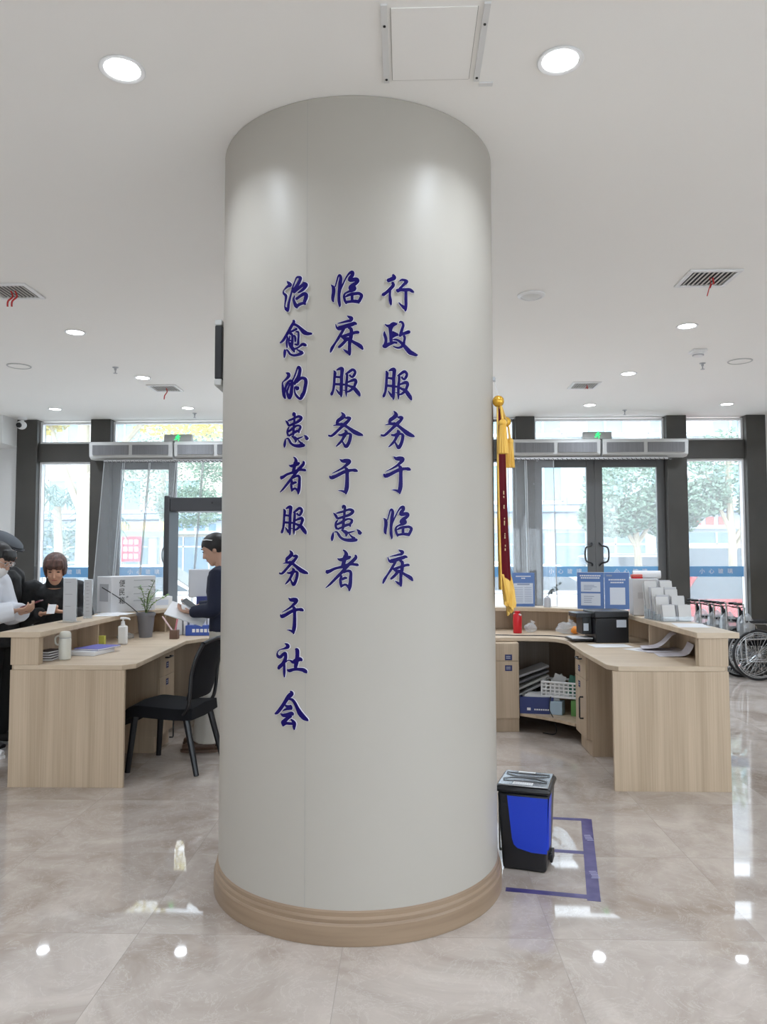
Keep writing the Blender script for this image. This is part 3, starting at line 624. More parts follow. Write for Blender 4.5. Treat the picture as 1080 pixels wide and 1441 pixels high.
# walk-through detector
t = thing('metal_detector', 'dark grey walk-through metal detector frame before the left entrance', 'metal detector', (-2.28, 8.45, 0))
for x in (-.36, .30): MB().box((x, -.18, 0), (x + .06, .18, 2.15)).build('side_panel', mat('detector_grey', (.045, .046, .052), .4), t, bevel=.012)
MB().box((-.30, -.16, 1.98), (.30, .16, 2.13)).build('header', mat('detector_grey', (.045, .046, .052), .4), t, bevel=.006)
MB().cyl((.17, -.162, 2.07), (.17, -.168, 2.07), .012, 12).build('sensor', M_black, t)

# ------------------------------------------------------------------ reception counter
ZL, ZT = 1.0, .785; XA = -.265
def arc(cx, cy_, r, a0, a1, n=14): return [(cx + r * math.cos(a0 + (a1 - a0) * i / n), cy_ + r * math.sin(a0 + (a1 - a0) * i / n)) for i in range(n + 1)]
def mirror(p): return [(2 * XA - x, y) for x, y in p]
def counter(name, label, side, yc, inner, leg_in, divs):
    """side=+1 right leg; coordinates written for the right and mirrored for the left"""
    f = (lambda p: p) if side > 0 else mirror
    cx = 1.0; Y0 = 4.975
    def line(r, y0=Y0): return [(cx + r, y0)] + arc(cx, yc, r, 0, PI / 2) + [(XA, yc + r)]
    base = f([(1.7, 5.6)])[0]
    t = thing(name, label, 'reception counter', (base[0], base[1], 0))
    W = dict(world=True)
    MB().prism(f(line(1.125, Y0 - .012) + line(.855, Y0 - .012)[::-1]), ZL - .036, ZL).build('ledge_top', M_woodtop, t, bevel=.003, **W)
    MB().prism(f(line(1.06, Y0 + .03) + line(1.035, Y0 + .03)[::-1]), .09, ZL - .036).build('front_panel', M_wood, t, bevel=0, **W)
    MB().prism(f(line(1.03, Y0 + .04) + line(1.0, Y0 + .04)[::-1]), 0, .09).build('plinth', M_woodin, t, **W)
    MB().prism(f(inner + line(1.034, Y0 - .004)[::-1]), ZT - .032, ZT).build('worktop', M_woodtop, t, bevel=.004, seg=3, **W)
    # end panel: L shape with the raised ledge block
    xo = 2.056; xi = leg_in; xb = 1.87
    M = Matrix(((1, 0, 0, 0), (0, 0, 1, 0), (0, 1, 0, 0), (0, 0, 0, 1)))
    MB().prism(f([(xi, 0), (xo, 0), (xo, ZT - .033), (xi, ZT - .033)]), Y0, Y0 + .025, M).build('end_panel', M_wood, t, bevel=.001, **W)
    b = MB(); p = f([(xb, 0), (xo, 0)]); b.box((p[0][0], Y0, ZT + .0005), (p[1][0], Y0 + .03, ZL - .0365)); b.build('ledge_end', M_wood, t, bevel=.001, **W)
    p = f([(xb, 0), (xb + .02, 0)]); MB().box((p[0][0], Y0 + .03, ZT + .0005), (p[1][0], Y0 + .06, ZL - .0365)).build('ledge_end_return', M_wood, t, **W)
    for a in divs:                                     # upright dividers under the ledge
        if a[0] == 'y':
            p = f([(1.875, a[1]), (2.03, a[1] + .02)]); d = MB().box((p[0][0], p[0][1], ZT + .0005), (p[1][0], p[1][1], ZL - .0365))
        else:
            u = a[1]; c1 = (cx + .875 * math.cos(u), yc + .875 * math.sin(u)); c2 = (cx + 1.03 * math.cos(u), yc + 1.03 * math.sin(u)); n = (-math.sin(u) * .01, math.cos(u) * .01)
            d = MB().prism(f([(c1[0] - n[0], c1[1] - n[1]), (c2[0] - n[0], c2[1] - n[1]), (c2[0] + n[0], c2[1] + n[1]), (c1[0] + n[0], c1[1] + n[1])]), ZT + .0005, ZL - .0365)
        d.build('divider', M_wood, t, **W)
    return t
inR = [(1.357, 4.971), (1.305, 5.06)] + spl([(1.305, 5.68), (1.325, 6.2), (1.335, 6.42), (1.27, 6.60), (1.12, 6.66), (.95, 6.67), (.7, 6.67)], 5) + [(XA, 6.67)]
counter('reception_counter', 'light oak reception counter, right half with printer and blue signs', 1, 6.45, inR, 1.323, [('y', 5.98), ('a', .95), ('a', 1.53)])
inL = [(1.318, 4.971), (1.25, 5.05), (1.285, 5.9), (1.31, 6.40), (1.22, 6.58), (1.08, 6.66), (.9, 6.67), (.5, 6.68), (XA, 6.68)]
counter('reception_counter', 'light oak reception counter, left half with white suggestion box', -1, 6.62, inL, 1.30, [('y', 5.95), ('a', .62), ('a', 1.1)])

def handle(mb, a, b, out, r=.006):
    a, b, o = Vector(a), Vector(b), Vector(out); return mb.tube([a, a + o, a + o * 1.15 + (b - a) * .06, b + o * 1.15 - (b - a) * .06, b + o, b], r, 7)
# cabinets under the worktop.  each: front is a plane, built in local axes: x along front, y depth, z up, front at y=0
def cabinet(name, label, loc, rz, wdt, dep, spec, cat='drawer cabinet', kick=.12, carc=None):
    t = thing(name, label, cat, loc, rz)
    MB().box((0, .018, kick), (wdt, dep, ZT - .036)).build('body', carc or M_wood, t, bevel=.001)
    MB().box((.0, .04, 0), (wdt, dep - .01, kick)).build('kick_panel', M_wood, t)
    for kind, z0, z1, hn, st in spec:
        d = MB().box((.004, 0, z0 + .002), (wdt - .004, .0175, z1 - .002)).build(kind, M_wood, t, bevel=.0015)
        h = MB()
        if hn == 'h': handle(h, (wdt * .5 - .055, 0, z1 - .045), (wdt * .5 + .055, 0, z1 - .045), (0, -.025, 0))
        if hn == 'v': handle(h, (wdt * .72, 0, z1 - .14), (wdt * .72, 0, z1 - .30), (0, -.025, 0))
        if h.v: h.build('handle', M_black, d)
        if st:
            s = MB().box((st[0] - .03, -.0012, st[1] - .024), (st[0] + .03, -.0003, st[1] + .024)).build('sticker', M_navy, d)
            l = MB()
            for i in range(2): l.box((st[0] - .02, -.0018, st[1] + .006 - i * .014), (st[0] + .016, -.0013, st[1] + .010 - i * .014))
            l.build('sticker_print', M_signpale, d)
    return t
cabinet('drawer_cabinet', 'light oak cabinet with drawer over a door, left end of the open shelf', (.25, 6.56, 0), 0, .71, .5, [('drawer', .60, .748, 'h', (.62, .63)), ('door', .12, .60, None, (.62, .54))])
cabinet('drawer_cabinet', 'light oak pedestal with black handles under the right worktop', (1.345, 6.17, 0), -PI / 2, .36, .52, [('drawer', .56, .748, 'h', (.14, .62)), ('door', .12, .56, 'v', (.14, .50))])
cabinet('drawer_cabinet', 'light oak pedestal with dark stickers behind the black chair', (-1.875, 5.84, 0), PI / 2, .36, .50, [('drawer', .56, .748, 'h', (.18, .64)), ('drawer', .36, .56, None, (.18, .51)), ('door', .12, .36, 'v', None)])
cabinet('drawer_cabinet', 'light oak cabinet behind the standing woman under the left worktop', (-1.25, 6.66, 0), 0, .68, .5, [('drawer', .60, .748, 'h', None), ('door', .12, .60, None, None)])
# curved corner shelf on the right
t = thing('corner_shelf', 'curved light oak corner shelf in the dark recess under the worktop', 'shelf', (1.2, 6.8, .15))
MB().prism([(.965, 6.59), (.965, 7.40), (1.36, 7.36), (1.8, 6.9), (1.86, 6.20), (1.34, 6.20)] + [(1.25, 6.33), (1.13, 6.46)], .135, .158).build('shelf_board', M_wood, t, world=True, bevel=.001)
mbp = MB().prism([(.968, 7.40), (1.36, 7.36), (1.8, 6.9), (1.83, 6.22), (1.84, 6.22), (1.85, 6.95), (1.39, 7.43), (.968, 7.43)], .0, .74); mbp.build('back_board', M_woodin, t, world=True)

# ------------------------------------------------------------------ things on the left counter
t = thing('vacuum_flask', 'white vacuum flask with handle at the near end of the left worktop', 'flask', (-2.345, 5.24, ZT))
MB().lathe([(.034, 0), (.040, .004), (.041, .02), (.041, .13), (.038, .145), (.034, .15)], 24).build('body', mat('cream', (.68, .67, .6), .35), t)
MB().lathe([(.038, .151), (.040, .155), (.039, .175), (.030, .19), (.018, .193), (0, .193)], 24, caps=False).build('cap', mat('cream', (.68, .67, .6), .35), t)
MB().tube(spl([(-.036, -.005, .165), (-.062, -.01, .15), (-.06, -.01, .11), (-.04, -.005, .10)], 4), .006, 7).build('handle', mat('cream', (.68, .67, .6), .35), t)
MB().torus((0, 0, .149), .0385, .002, 'Z', 24, 5).build('band', M_grey, t)
def slab(name, label, cat, c, d, rz, m, group=None, parts=None):
    t = thing(name, label, cat, c, rz, group); MB().cbox((0, 0, d[2] / 2), d).build('cover', m, t, bevel=.0015)
    MB().cbox((.002, 0, d[2] / 2), (d[0] - .002, d[1] + .001, d[2] - .006)).build('pages', M_paper, t); return t
slab('book', 'thick white book at the bottom of the pile beside the flask', 'book', (-2.30, 5.56, ZT), (.22, .28, .03), R(-8), mat('book_white', (.62, .62, .64), .5), 'books on the left worktop')
slab('book', 'thin blue book on top of the pile beside the flask', 'book', (-2.27, 5.62, ZT + .0305), (.2, .27, .013), R(-14), mat('book_blue', (.13, .13, .45), .5), 'books on the left worktop')
for i in range(4):
    slab('notebook', 'small dark notebook behind the flask, %s of its pile' % ('bottom', 'second', 'third', 'top')[i], 'notebook', (-2.455, 5.24, ZT + .0165 * i), (.10, .17, .015), R(6 - 5 * i), mat('notebook_dark', (.05, .03, .03), .6), 'dark notebooks behind the flask')
o = MB().cbox((0, 0, .04), (.05, .04, .08)).build('note_block', mat('yellow_green', (.55, .55, .10), .6), None, bevel=.002); o.location = (-2.40, 6.02, ZT); tag(o, 'yellow green note block leaning at the divider under the left ledge', 'note block')
t = thing('pump_bottle', 'white hand sanitizer pump bottle on the left worktop', 'pump bottle', (-2.27, 6.12, ZT))
MB().prism([(-.035, -.022), (.035, -.022), (.035, .022), (-.035, .022)], 0, .15).build('bottle', M_white, t, bevel=.012, seg=3)
MB().lathe([(.018, .15), (.018, .16), (.015, .163), (.015, .185), (.006, .186), (.006, .205)], 16).build('collar', M_white, t)
MB().tube([(-.02, 0, .208), (.02, 0, .21), (.05, 0, .204), (.056, 0, .196)], [.010, .009, .007, .006], 8).build('pump_head', M_white, t)
t = thing('potted_plant', 'young green plant in a grey plastic pot on the left worktop', 'potted plant', (-2.27, 6.66, ZT))
MB().lathe([(.055, 0), (.075, .19), (.083, .19), (.083, .215), (.075, .215), (.07, .18)], 24, caps=False).build('pot', mat('pot_grey', (.2, .2, .22), .3), t)
MB().lathe([(.0, .19), (.072, .19)], 20, caps=False).build('soil', mat('soil', (.03, .02, .015), .9), t)
st = MB(); lv = MB()
for i in range(7):
    a = rnd.uniform(0, 2 * PI); L = rnd.uniform(.12, .3); e = (math.cos(a) * .12 + .06, math.sin(a) * .1, .2 + L)
    pth = spl([(0, 0, .19), (e[0] * .35, e[1] * .35, .2 + L * .6), e], 5); st.tube(pth, .003, 5)
    for q in range(3, len(pth), 1):
        for s in (-1, 1):
            p = Vector(pth[q]); d = Vector((math.cos(a + s * 1.2), math.sin(a + s * 1.2), rnd.uniform(-.1, .5))).normalized(); u = d.cross(Vector((0, 0, 1))).normalized(); l = rnd.uniform(.03, .05)
            lv.add([p, p + d * l * .5 + u * l * .28, p + d * l, p + d * l * .5 - u * l * .28 + Vector((0, 0, .004))], [(0, 1, 2, 3)])
st.build('stem', mat('stem_green', (.12, .2, .05), .6), t); lv.build('foliage', noise_mix(mat('leaf_green', (.1, .25, .05), .5), (.06, .17, .04), (.32, .42, .12), (9, 9, 9)), t, smooth=False)
MB().tube(spl([(-.05, -.02, .2), (-.14, -.06, .29), (-.24, -.1, .37), (-.33, -.16, .44)], 5), .004, 6).build('cable', M_black, t)['label'] = 'thin black rod leaning out of the pot'
# suggestion box
t = thing('suggestion_box', 'white suggestion box with black writing and slots on the left ledge', 'suggestion box', (-2.49, 6.79, ZL), R(57))
MB().box((-.235, -.10, .003), (.235, .10, .315)).build('body', mat('box_white', (.66, .66, .68), .45), t, bevel=.004)
MB().box((-.237, -.06, .10), (-.2355, .06, .25)).build('side_label', mat('label_grey', (.38, .38, .40), .5), t)
l = MB()
for i, ch in enumerate('便民箱'): text_into(l, ch, .066, Matrix.Translation((-.125, -.1012, .25 - i * .075)) @ FACE)
l.build('lettering', M_black, t, smooth=False)
s = MB()
for z in (.275, .215, .155, .095): s.box((.0, -.104, z), (.21, -.1002, z + .006))
s.build('slots', M_grey, t); MB().cyl((-.07, -.1, .135), (-.07, -.112, .135), .007, 10).build('lock', M_grey, t)
def stand(name, label, loc, rz, w_, h_, fill, lines, m=M_acryl):
    t = thing(name, label, 'brochure stand', loc, rz, None)
    b = MB().box((-w_ / 2, 0, .004), (w_ / 2, .003, h_)); b.box((-w_ / 2, -.06, 0), (w_ / 2, .06, .004)); b.build('acrylic_stand', m, t)
    MB().box((-w_ / 2 + .005, -.004, .01), (w_ / 2 - .005, -.0005, h_ - .005)).build('sheet', mat('sheet_grey', (.55, .56, .58), .5), t)
    l = MB()
    for i in range(lines):
        z = h_ - .03 - (h_ - .06) * i / lines; l.box((-w_ / 2 + .02, -.0052, z - .004), (-w_ / 2 + .02 + (w_ - .04) * rnd.uniform(.5, 1), -.0042, z))
    l.build('print', mat('print_grey', (.35, .35, .37), .6), t); return t
stand('brochure_stand', 'grey sheet in an acrylic stand on the left ledge before the woman in black', (-2.52, 5.70, ZL), R(-12), .12, .33, 0, 3)
stand('brochure_stand', 'narrow printed leaflet in an acrylic stand on the left ledge', (-2.53, 6.05, ZL), R(25), .068, .31, 0, 9)
for i in range(3):
    o = MB().box((-.1, -.14, 0), (.1, .14, .002)).build('paper_sheet', M_paper); o.location = (-2.48 + .012 * i, 6.36 + .05 * i, ZL + .0005 + .0024 * i); o.rotation_euler = (0, 0, R(10 + 22 * i))
    tag(o, ('lowest', 'middle', 'top')[i] + ' white sheet lying on the left ledge before the suggestion box', 'paper', 'sheets on the left ledge')
o = MB().tube(spl([(-.05, -.03, .004), (-.01, .0, .03), (.05, .02, .01), (.07, .03, .004)], 4), [.012, .02, .025, .03, .035, .03, .03, .03, .03, .03, .02, .02, .01], 8).build('crumpled_bag', M_wrap); o.location = (-2.42, 6.56, ZT); o = tag(o, 'small crumpled clear bag under the left ledge behind the pump bottle', 'bag')
# things by the standing woman
t = thing('computer_monitor', 'white computer monitor seen from behind beside the standing woman', 'monitor', (-1.92, 7.61, ZL), R(10))
MB().box((-.24, -.02, .08), (.24, .02, .36)).build('screen_back', mat('monitor_white', (.50, .51, .54), .4), t, bevel=.012)
MB().box((-.03, .0, .0), (.03, .03, .12)).build('stand', M_grey, t); MB().box((-.1, -.05, 0), (.1, .05, .008)).build('base', M_grey, t, bevel=.003)
for i, (w_, c) in enumerate(((.05, (.03, .05, .15)), (.035, (.5, .52, .55)), (.04, (.45, .47, .5)), (.03, (.2, .22, .26)), (.045, (.55, .56, .58)), (.05, (.02, .03, .12)))):
    t = slab('folder', ('dark blue folder standing on the left worktop, nearest the plant', 'pale grey folder standing second from the plant', 'pale grey folder standing third from the plant', 'slate grey folder standing fourth from the plant', 'white folder standing fifth from the plant', 'dark blue folder standing farthest from the plant')[i], 'folder', (-2.02 + .055 * i, 6.96, ZT), (w_, .24, .235), R(-4), mat('folder_%d' % i, c, .45), 'folders standing on the left worktop')
t = thing('tissue_box', 'white paper box on the left ledge behind the plant', 'box', (-2.33, 7.22, ZL), R(40)); MB().box((-.1, -.06, 0), (.1, .06, .11)).build('carton', M_white, t, bevel=.003); MB().box((-.06, -.061, .03), (.06, -.0602, .08)).build('label', M_signpale, t)
t = thing('storage_box', 'royal blue carton with white print on the left worktop', 'box', (-1.80, 6.86, ZT), R(4)); MB().box((-.16, -.07, 0), (.16, .07, .09)).build('carton', mat('royal_blue', (.03, .08, .38), .4), t, bevel=.003)
l = MB()
for i in range(6): l.box((-.10 + .035 * i, -.0712, .03), (-.075 + .035 * i, -.0702, .06))
l.build('print', M_paper, t)
t = thing('storage_box', 'dark navy carton with white print behind the white paper', 'box', (-1.82, 7.47, ZL), R(18)); MB().box((-.22, -.04, 0), (.22, .04, .10)).build('carton', mat('dark_navy', (.02, .03, .14), .4), t, bevel=.003)
l = MB()
for i in range(5): l.box((-.12 + .05 * i, -.0412, .03), (-.085 + .05 * i, -.0402, .075))
l.build('print', M_paper, t)
t = thing('pen_cup', 'small brown square pen cup at the edge of the left worktop', 'pen cup', (-1.98, 6.54, ZT)); MB().box((-.035, -.03, 0), (.035, .03, .075)).build('cup', M_brown, t, bevel=.003)
for i, (a, c) in enumerate(((.25, (.7, .25, .3)), (-.2, (.75, .55, .58)))):
    MB().cyl((0.01 * i, 0, .03), (a * .3 - .05, .01, .19), .007, 8).build('pen', mat('pen_%d' % i, c, .4), t)

# ------------------------------------------------------------------ things on the right counter
def poster(mb_t, w_, h_, t, head, rows, x0=0):
    MB().box((x0 - w_ / 2, -.004, .003), (x0 + w_ / 2, 0, h_)).build('board', M_signblue, t, bevel=.001)
t = thing('sign_stand', 'single blue notice with pale table standing on the right ledge', 'sign', (1.13, 7.40, ZL), R(2)); w_, h_ = .215, .325
MB().box((-w_ / 2, -.004, .003), (w_ / 2, 0, h_)).build('board', M_signblue, t); MB().box((-w_ / 2, -.05, 0), (w_ / 2, .05, .003)).build('foot', M_acryl, t)
MB().box((-w_ / 2 + .015, -.0055, .03), (w_ / 2 - .015, -.0042, h_ - .10)).build('table_print', M_signpale, t)
l = MB(); l.box((-.06, -.0065, h_ - .118), (.06, -.0056, h_ - .105))
for i in range(9):
    z = .045 + i * .017; l.box((-.085, -.0065, z), (-.005, -.0056, z + .004)); l.box((.01, -.0065, z), (.08, -.0056, z + .004))
l.build('rows', mat('row_print', (.25, .3, .42), .6), t)
l = MB()
for i in range(12): l.box((-.07 + i * .012, -.0052, h_ - .04), (-.062 + i * .012, -.0042, h_ - .03))
for i in range(3): l.box((-.018 + i * .013, -.0052, h_ - .058), (-.009 + i * .013, -.0042, h_ - .048))
l.build('heading', M_paper, t)
t = thing('sprig_vase', 'small white vase holding a thin flowering sprig on the right ledge', 'vase', (1.345, 7.33, ZL))
MB().lathe([(.03, 0), (.034, .004), (.034, .07), (.028, .09), (.014, .10), (.012, .108)], 24).build('vase', mat('vase_white', (.5, .51, .54), .3), t)
st = MB(); lv = MB()
for e in ((.13, .02, .22), (.1, 0, .17), (.06, .02, .16)):
    pth = spl([(0, 0, .10), (e[0] * .45, e[1], .10 + (e[2] - .1) * .55), e], 4); st.tube(pth, .0016, 5)
    for q in pth[3:]:
        p = Vector(q)
        for s in range(2):
            d = Vector((rnd.uniform(-1, 1), rnd.uniform(-.5, .5), rnd.uniform(-.2, 1))).normalized(); u = d.cross(Vector((0, 1, 0))).normalized()
            lv.add([p, p + d * .012 + u * .005, p + d * .024, p + d * .012 - u * .005], [(0, 1, 2, 3)])
st.build('stem', mat('twig', (.06, .05, .05), .7), t); lv.build('leaves', mat('leaf_dark', (.05, .07, .06), .6), t, smooth=False)
t = thing('folding_sign', 'two-panel blue folding sign standing behind the printer', 'sign', (1.80, 7.01, ZL))
for nm, rz, w_, x_ in (('left_panel', R(-20), .24, -1), ('right_panel', R(-3), .225, 1)):
    M = Matrix.Rotation(rz, 4, 'Z'); a, b = (-w_, -.003) if x_ < 0 else (.003, w_)
    p = MB().box((a, -.004, .003), (b, 0, .335), M).build(nm, M_signblue, t)
    e = MB().box((a - .002, -.003, .335), (b + .002, .0, .338), M).box((a if x_ < 0 else b - .002, -.0045, .003), (a + .002 if x_ < 0 else b, -.004, .335), M); e.build('border', M_paper, p)
    f = MB(); l = MB()
    if x_ < 0:
        f.box((a + .035, -.0055, .16), (b - .03, -.0042, .25), M).box((a + .035, -.0055, .035), (b - .03, -.0042, .145), M)
        for i in range(4): l.box((a + .06, -.0065, .215 - i * .013), (a + .06 + rnd.uniform(.06, .12), -.0057, .220 - i * .013), M)
        for i in range(4): l.box((a + .06, -.0065, .115 - i * .018), (a + .06 + rnd.uniform(.06, .12), -.0057, .120 - i * .018), M)
        hd = [(11, .305), (10, .285)]
    else:
        f.box((.05, -.0055, .045), (.185, -.0042, .20), M); hd = [(9, .27), (7, .245)]; l.box((.02, -.0052, .30), (.07, -.0042, .315), M)
    f.build('pale_field', M_signpale, p); l.build('print', mat('row_print', (.25, .3, .42), .6), p)
    h = MB()
    for n, z in hd:
        for i in range(n):
            x = (a + b) / 2 + (i - (n - 1) / 2) * .017; h.box((x - .006, -.0052, z - .006), (x + .006, -.0042, z + .006), M)
    h.build('heading', M_paper, p)
# printer
t = thing('printer', 'black printer with open paper tray on the right worktop', 'printer', (1.645, 6.42, ZT), R(4))
MB().box((-.12, -.15, .0), (.15, .15, .20)).build('body', M_black, t, bevel=.006); MB().box((-.13, -.155, .201), (.155, .16, .255)).build('scanner_lid', M_black, t, bevel=.008)
MB().box((-.30, -.10, .012), (-.125, .12, .028)).build('paper_tray', M_black, t, bevel=.003); MB().box((-.29, -.09, .0285), (-.125, .10, .034)).build('tray_paper', M_paper, t)
MB().box((-.26, -.09, .20), (-.125, .14, .235)).build('control_panel', M_black, t, bevel=.004)
MB().box((-.2, -.05, .06), (-.122, .12, .20)).build('feed_housing', M_black, t, bevel=.004)
MB().box((-.19, -.056, .09), (-.15, -.0505, .15), None).build('feed_label', M_signpale, t)
MB().box((.05, -.1515, .125), (.13, -.1502, .185)).build('sticker', M_signpale, t)['label'] = 'pale sticker'
def sheet(name, label, loc, rz, pts, m=M_paper, group=None):
    """a curled sheet: profile of heights along its length"""
    W = .21; n = len(pts); v = []; f = []
    for i, (x, z) in enumerate(pts): v += [(x, -W / 2, z), (x, W / 2, z), (x, -W / 2, z + .0012), (x, W / 2, z + .0012)]
    for i in range(n - 1):
        a = i * 4; b = a + 4; f += [(a, a + 1, b + 1, b), (a + 2, b + 2, b + 3, a + 3), (a, b, b + 2, a + 2), (a + 1, a + 3, b + 3, b + 1)]
    f += [(0, 2, 3, 1), ((n - 1) * 4, (n - 1) * 4 + 1, (n - 1) * 4 + 3, (n - 1) * 4 + 2)]
    o = MB().add(v, f).build(name, m); o.location = loc; o.rotation_euler = (0, 0, rz); return tag(o, label, 'paper', group)
flat = [(-.15, 0), (0, 0), (.15, 0)]
sheet('paper_sheet', 'white sheet lying in front of the printer', (1.60, 6.08, ZT + .0005), R(5), flat)
M_paper2 = mat('lilac_paper', (.56, .53, .57), .7)
sheet('paper_sheet', 'flat white sheet under the loose pile near the right end of the worktop', (1.82, 5.86, ZT + .0005), R(30), flat, M_paper, 'loose papers on the right worktop')
sheet('paper_sheet', 'pale sheet across the middle of the loose pile on the right worktop', (1.89, 5.76, ZT + .003), R(8), [(-.15, 0), (0, .001), (.1, .004), (.15, .012)], M_paper2, 'loose papers on the right worktop')
sheet('paper_sheet', 'curled pale sheet standing up under the right ledge', (1.93, 5.83, ZT + .016), R(-12), spl([(-.16, 0), (-.06, .01), (0, .045), (.05, .10), (.08, .115)], 4), M_paper2, 'loose papers on the right worktop')
sheet('paper_sheet', 'curled pale sheet nearest the right end block', (1.94, 5.52, ZT + .001), R(-8), spl([(-.16, 0), (-.03, .004), (.03, .015), (.06, .05), (.075, .085)], 4), M_paper2, 'loose papers on the right worktop')
t = thing('red_canister', 'red canister with silver nozzle under the right ledge', 'canister', (1.02, 7.05, ZT))
MB().lathe([(.036, 0), (.040, .006), (.040, .16), (.034, .175), (.02, .182)], 24).build('body', M_red, t); MB().lathe([(.024, .182), (.026, .19), (.026, .198), (.02, .2)], 20).build('cap', M_red, t)
MB().cyl((.012, -.03, .172), (.025, -.044, .165), .009, 10).build('nozzle', M_silver, t)
def bag(label, loc, s, fruit=None):
    t = thing('plastic_bag', label, 'plastic bag', loc); m = MB(); N = 14; v = []
    rr = random.Random(int(loc[0] * 100))
    m.ball((0, 0, s[2] * .42), (s[0] / 2, s[1] / 2, s[2] * .42), 14, 8); m.v = [(x * (1 + rr.uniform(-.12, .12)), y * (1 + rr.uniform(-.12, .12)), max(.001, z * (1 + rr.uniform(-.15, .25)))) for x, y, z in m.v]
    m.build('film', M_wrap, t, smooth=False)
    k = MB().tube(spl([(0, 0, s[2] * .7), (.01, 0, s[2] * .9), (.02, 0, s[2] * 1.15)], 3), [.03, .02, .012, .01, .014, .02, .026], 7); k.build('knot', M_wrap, t, smooth=False)
    return t
bag('small crumpled white plastic bag beside the red canister', (1.15, 7.12, ZT), (.12, .10, .09))
bag('clear plastic bag with orange fruit left of the printer', (1.47, 6.98, ZT), (.24, .14, .11))
o = MB().ball((0, 0, .035), (.042, .04, .035)).build('orange_fruit', mat('orange', (.8, .28, .03), .5)); o.location = (1.515, 6.93, ZT + .004); tag(o, 'orange fruit showing through the clear plastic bag', 'fruit')
o = MB().tube(spl([(.75, 6.86, ZT + .005), (1.0, 6.80, ZT + .005), (1.25, 6.78, ZT + .005), (1.42, 6.64, ZT + .005), (1.56, 6.56, ZT + .006)], 8), .004, 6).build('power_cable', M_black); tag(o, 'black cable running along the right worktop to the printer', 'cable')
# ledge items at right
t = thing('white_box', 'upright white box with faint print on the right ledge', 'box', (1.965, 6.40, ZL), R(-8)); MB().box((-.10, -.10, .002), (.10, .10, .30)).build('carton', mat('box_white2', (.60, .59, .60), .45), t, bevel=.006)
MB().box((-.06, -.1012, .14), (.0, -.1003, .19)).build('print', mat('print_pale', (.48, .47, .48), .5), t)
t = thing('red_stapler', 'red stapler lying on the white box', 'stapler', (1.905, 6.36, ZL + .301), R(15)); MB().box((-.05, -.02, .0), (.04, .02, .012)).build('base', M_red, t, bevel=.004); MB().box((-.055, -.018, .012), (.04, .018, .034)).build('arm', mat('coral_red', (.62, .12, .09), .4), t, bevel=.006)
t = thing('paper_roll', 'rolled white paper lying on top of the white box', 'paper roll', (1.99, 6.39, ZL + .301 + .032), R(-10)); MB().lathe([(.032, -.11), (.032, .11), (.026, .11), (.026, -.11)], 24, caps=False, M=Matrix.Rotation(PI / 2, 4, 'Y')).build('roll', M_paper, t)
o = MB().cbox((0, 0, .01), (.09, .04, .02)).build('marker_case', M_navy, bevel=.004); o.location = (1.985, 6.465, ZL + .302); tag(o, 'dark blue case on the white box behind the paper roll', 'case')
t = thing('brochure_rack', 'stepped clear acrylic rack full of white leaflets on the right ledge', 'brochure rack', (2.0, 5.93, ZL), R(-82))
for i in range(4):                                  # local x runs toward the viewer, steps go down
    x = -.14 + i * .085; h = .10 - i * .018
    p = MB().box((x, -.12, .003), (x + .003, .12, h)).box((x + .055, -.12, .003), (x + .058, .12, h * .8)); 
    for y in (-.12, 0, .12): p.box((x, y - .0015, .003), (x + .058, y + .0015, h * .8))
    p.build('pocket', M_acryl, t)
MB().box((-.16, -.13, 0), (.22, .13, .003)).build('base_plate', M_acryl, t)
k = 0
for i in range(4):
    for j, y in enumerate((-.06, .06)):
        for q in range(3):
            h = .29 - i * .055 + rnd.uniform(-.012, .012); M = at(2.0, 5.93, ZL + .0045, R(-82)) @ at(-.133 + i * .085 + q * .014, y + rnd.uniform(-.008, .008), 0) @ Matrix.Rotation(-.16 + rnd.uniform(-.05, .05), 4, 'Y')
            o = MB().box((0, -.049, 0), (.007, .049, h)).build('leaflet', mat('leaflet_%d' % (k % 3), [(.62, .62, .63), (.5, .5, .53), (.68, .67, .66)][k % 3], .5)); o.matrix_world = M
            tag(o, '%s white leaflet in the %s pocket of %s tier of the acrylic rack' % (('front', 'middle', 'back')[2 - q], ('outer', 'inner')[j], ('the tallest', 'the second', 'the third', 'the lowest')[i]), 'leaflet', 'leaflets in the acrylic rack'); k += 1
sheet('paper_sheet', 'thin stack of white paper on the right ledge before the acrylic rack', (2.0, 5.46, ZL + .0005), R(80), [(-.15, 0), (0, 0), (.15, 0)], mat('sheet_white', (.7, .71, .74), .5))
# under the right worktop, on the corner shelf
ZS = .1585
t = thing('paper_carton', 'dark blue open carton stuffed with papers on the corner shelf', 'box', (1.12, 6.66, ZS), R(-10))
b = MB()
for a_, b_ in (((-.14, -.10, 0), (.14, -.095, .14)), ((-.14, .095, 0), (.14, .10, .14)), ((-.14, -.095, 0), (-.135, .095, .14)), ((.135, -.095, 0), (.14, .095, .14)), ((-.135, -.095, 0), (.135, .095, .004))): b.box(a_, b_)
b.build('carton', mat('carton_navy', (.02, .035, .16), .4), t)
l = MB()
for i in range(7): l.box((-.02 + .018 * i, -.1012, .03), (-.008 + .018 * i, -.1003, .042))
l.box((-.08, -.1012, .028), (-.05, -.1003, .05)); l.build('print', M_paper, t)
for i in range(5):
    o = MB().box((-.09, -.001, 0), (.09, .001, .15)).build('paper_sheet', M_paper); o.location = (1.09 + .01 * i, 6.585 + .035 * i, ZS + .008); o.rotation_euler = (R(rnd.uniform(-8, 2)), R(rnd.uniform(-16, 16)), R(-10))
    tag(o, '%s white sheet standing in the dark blue carton' % ('front', 'second', 'middle', 'fourth', 'rear')[i], 'paper', 'sheets in the dark blue carton')
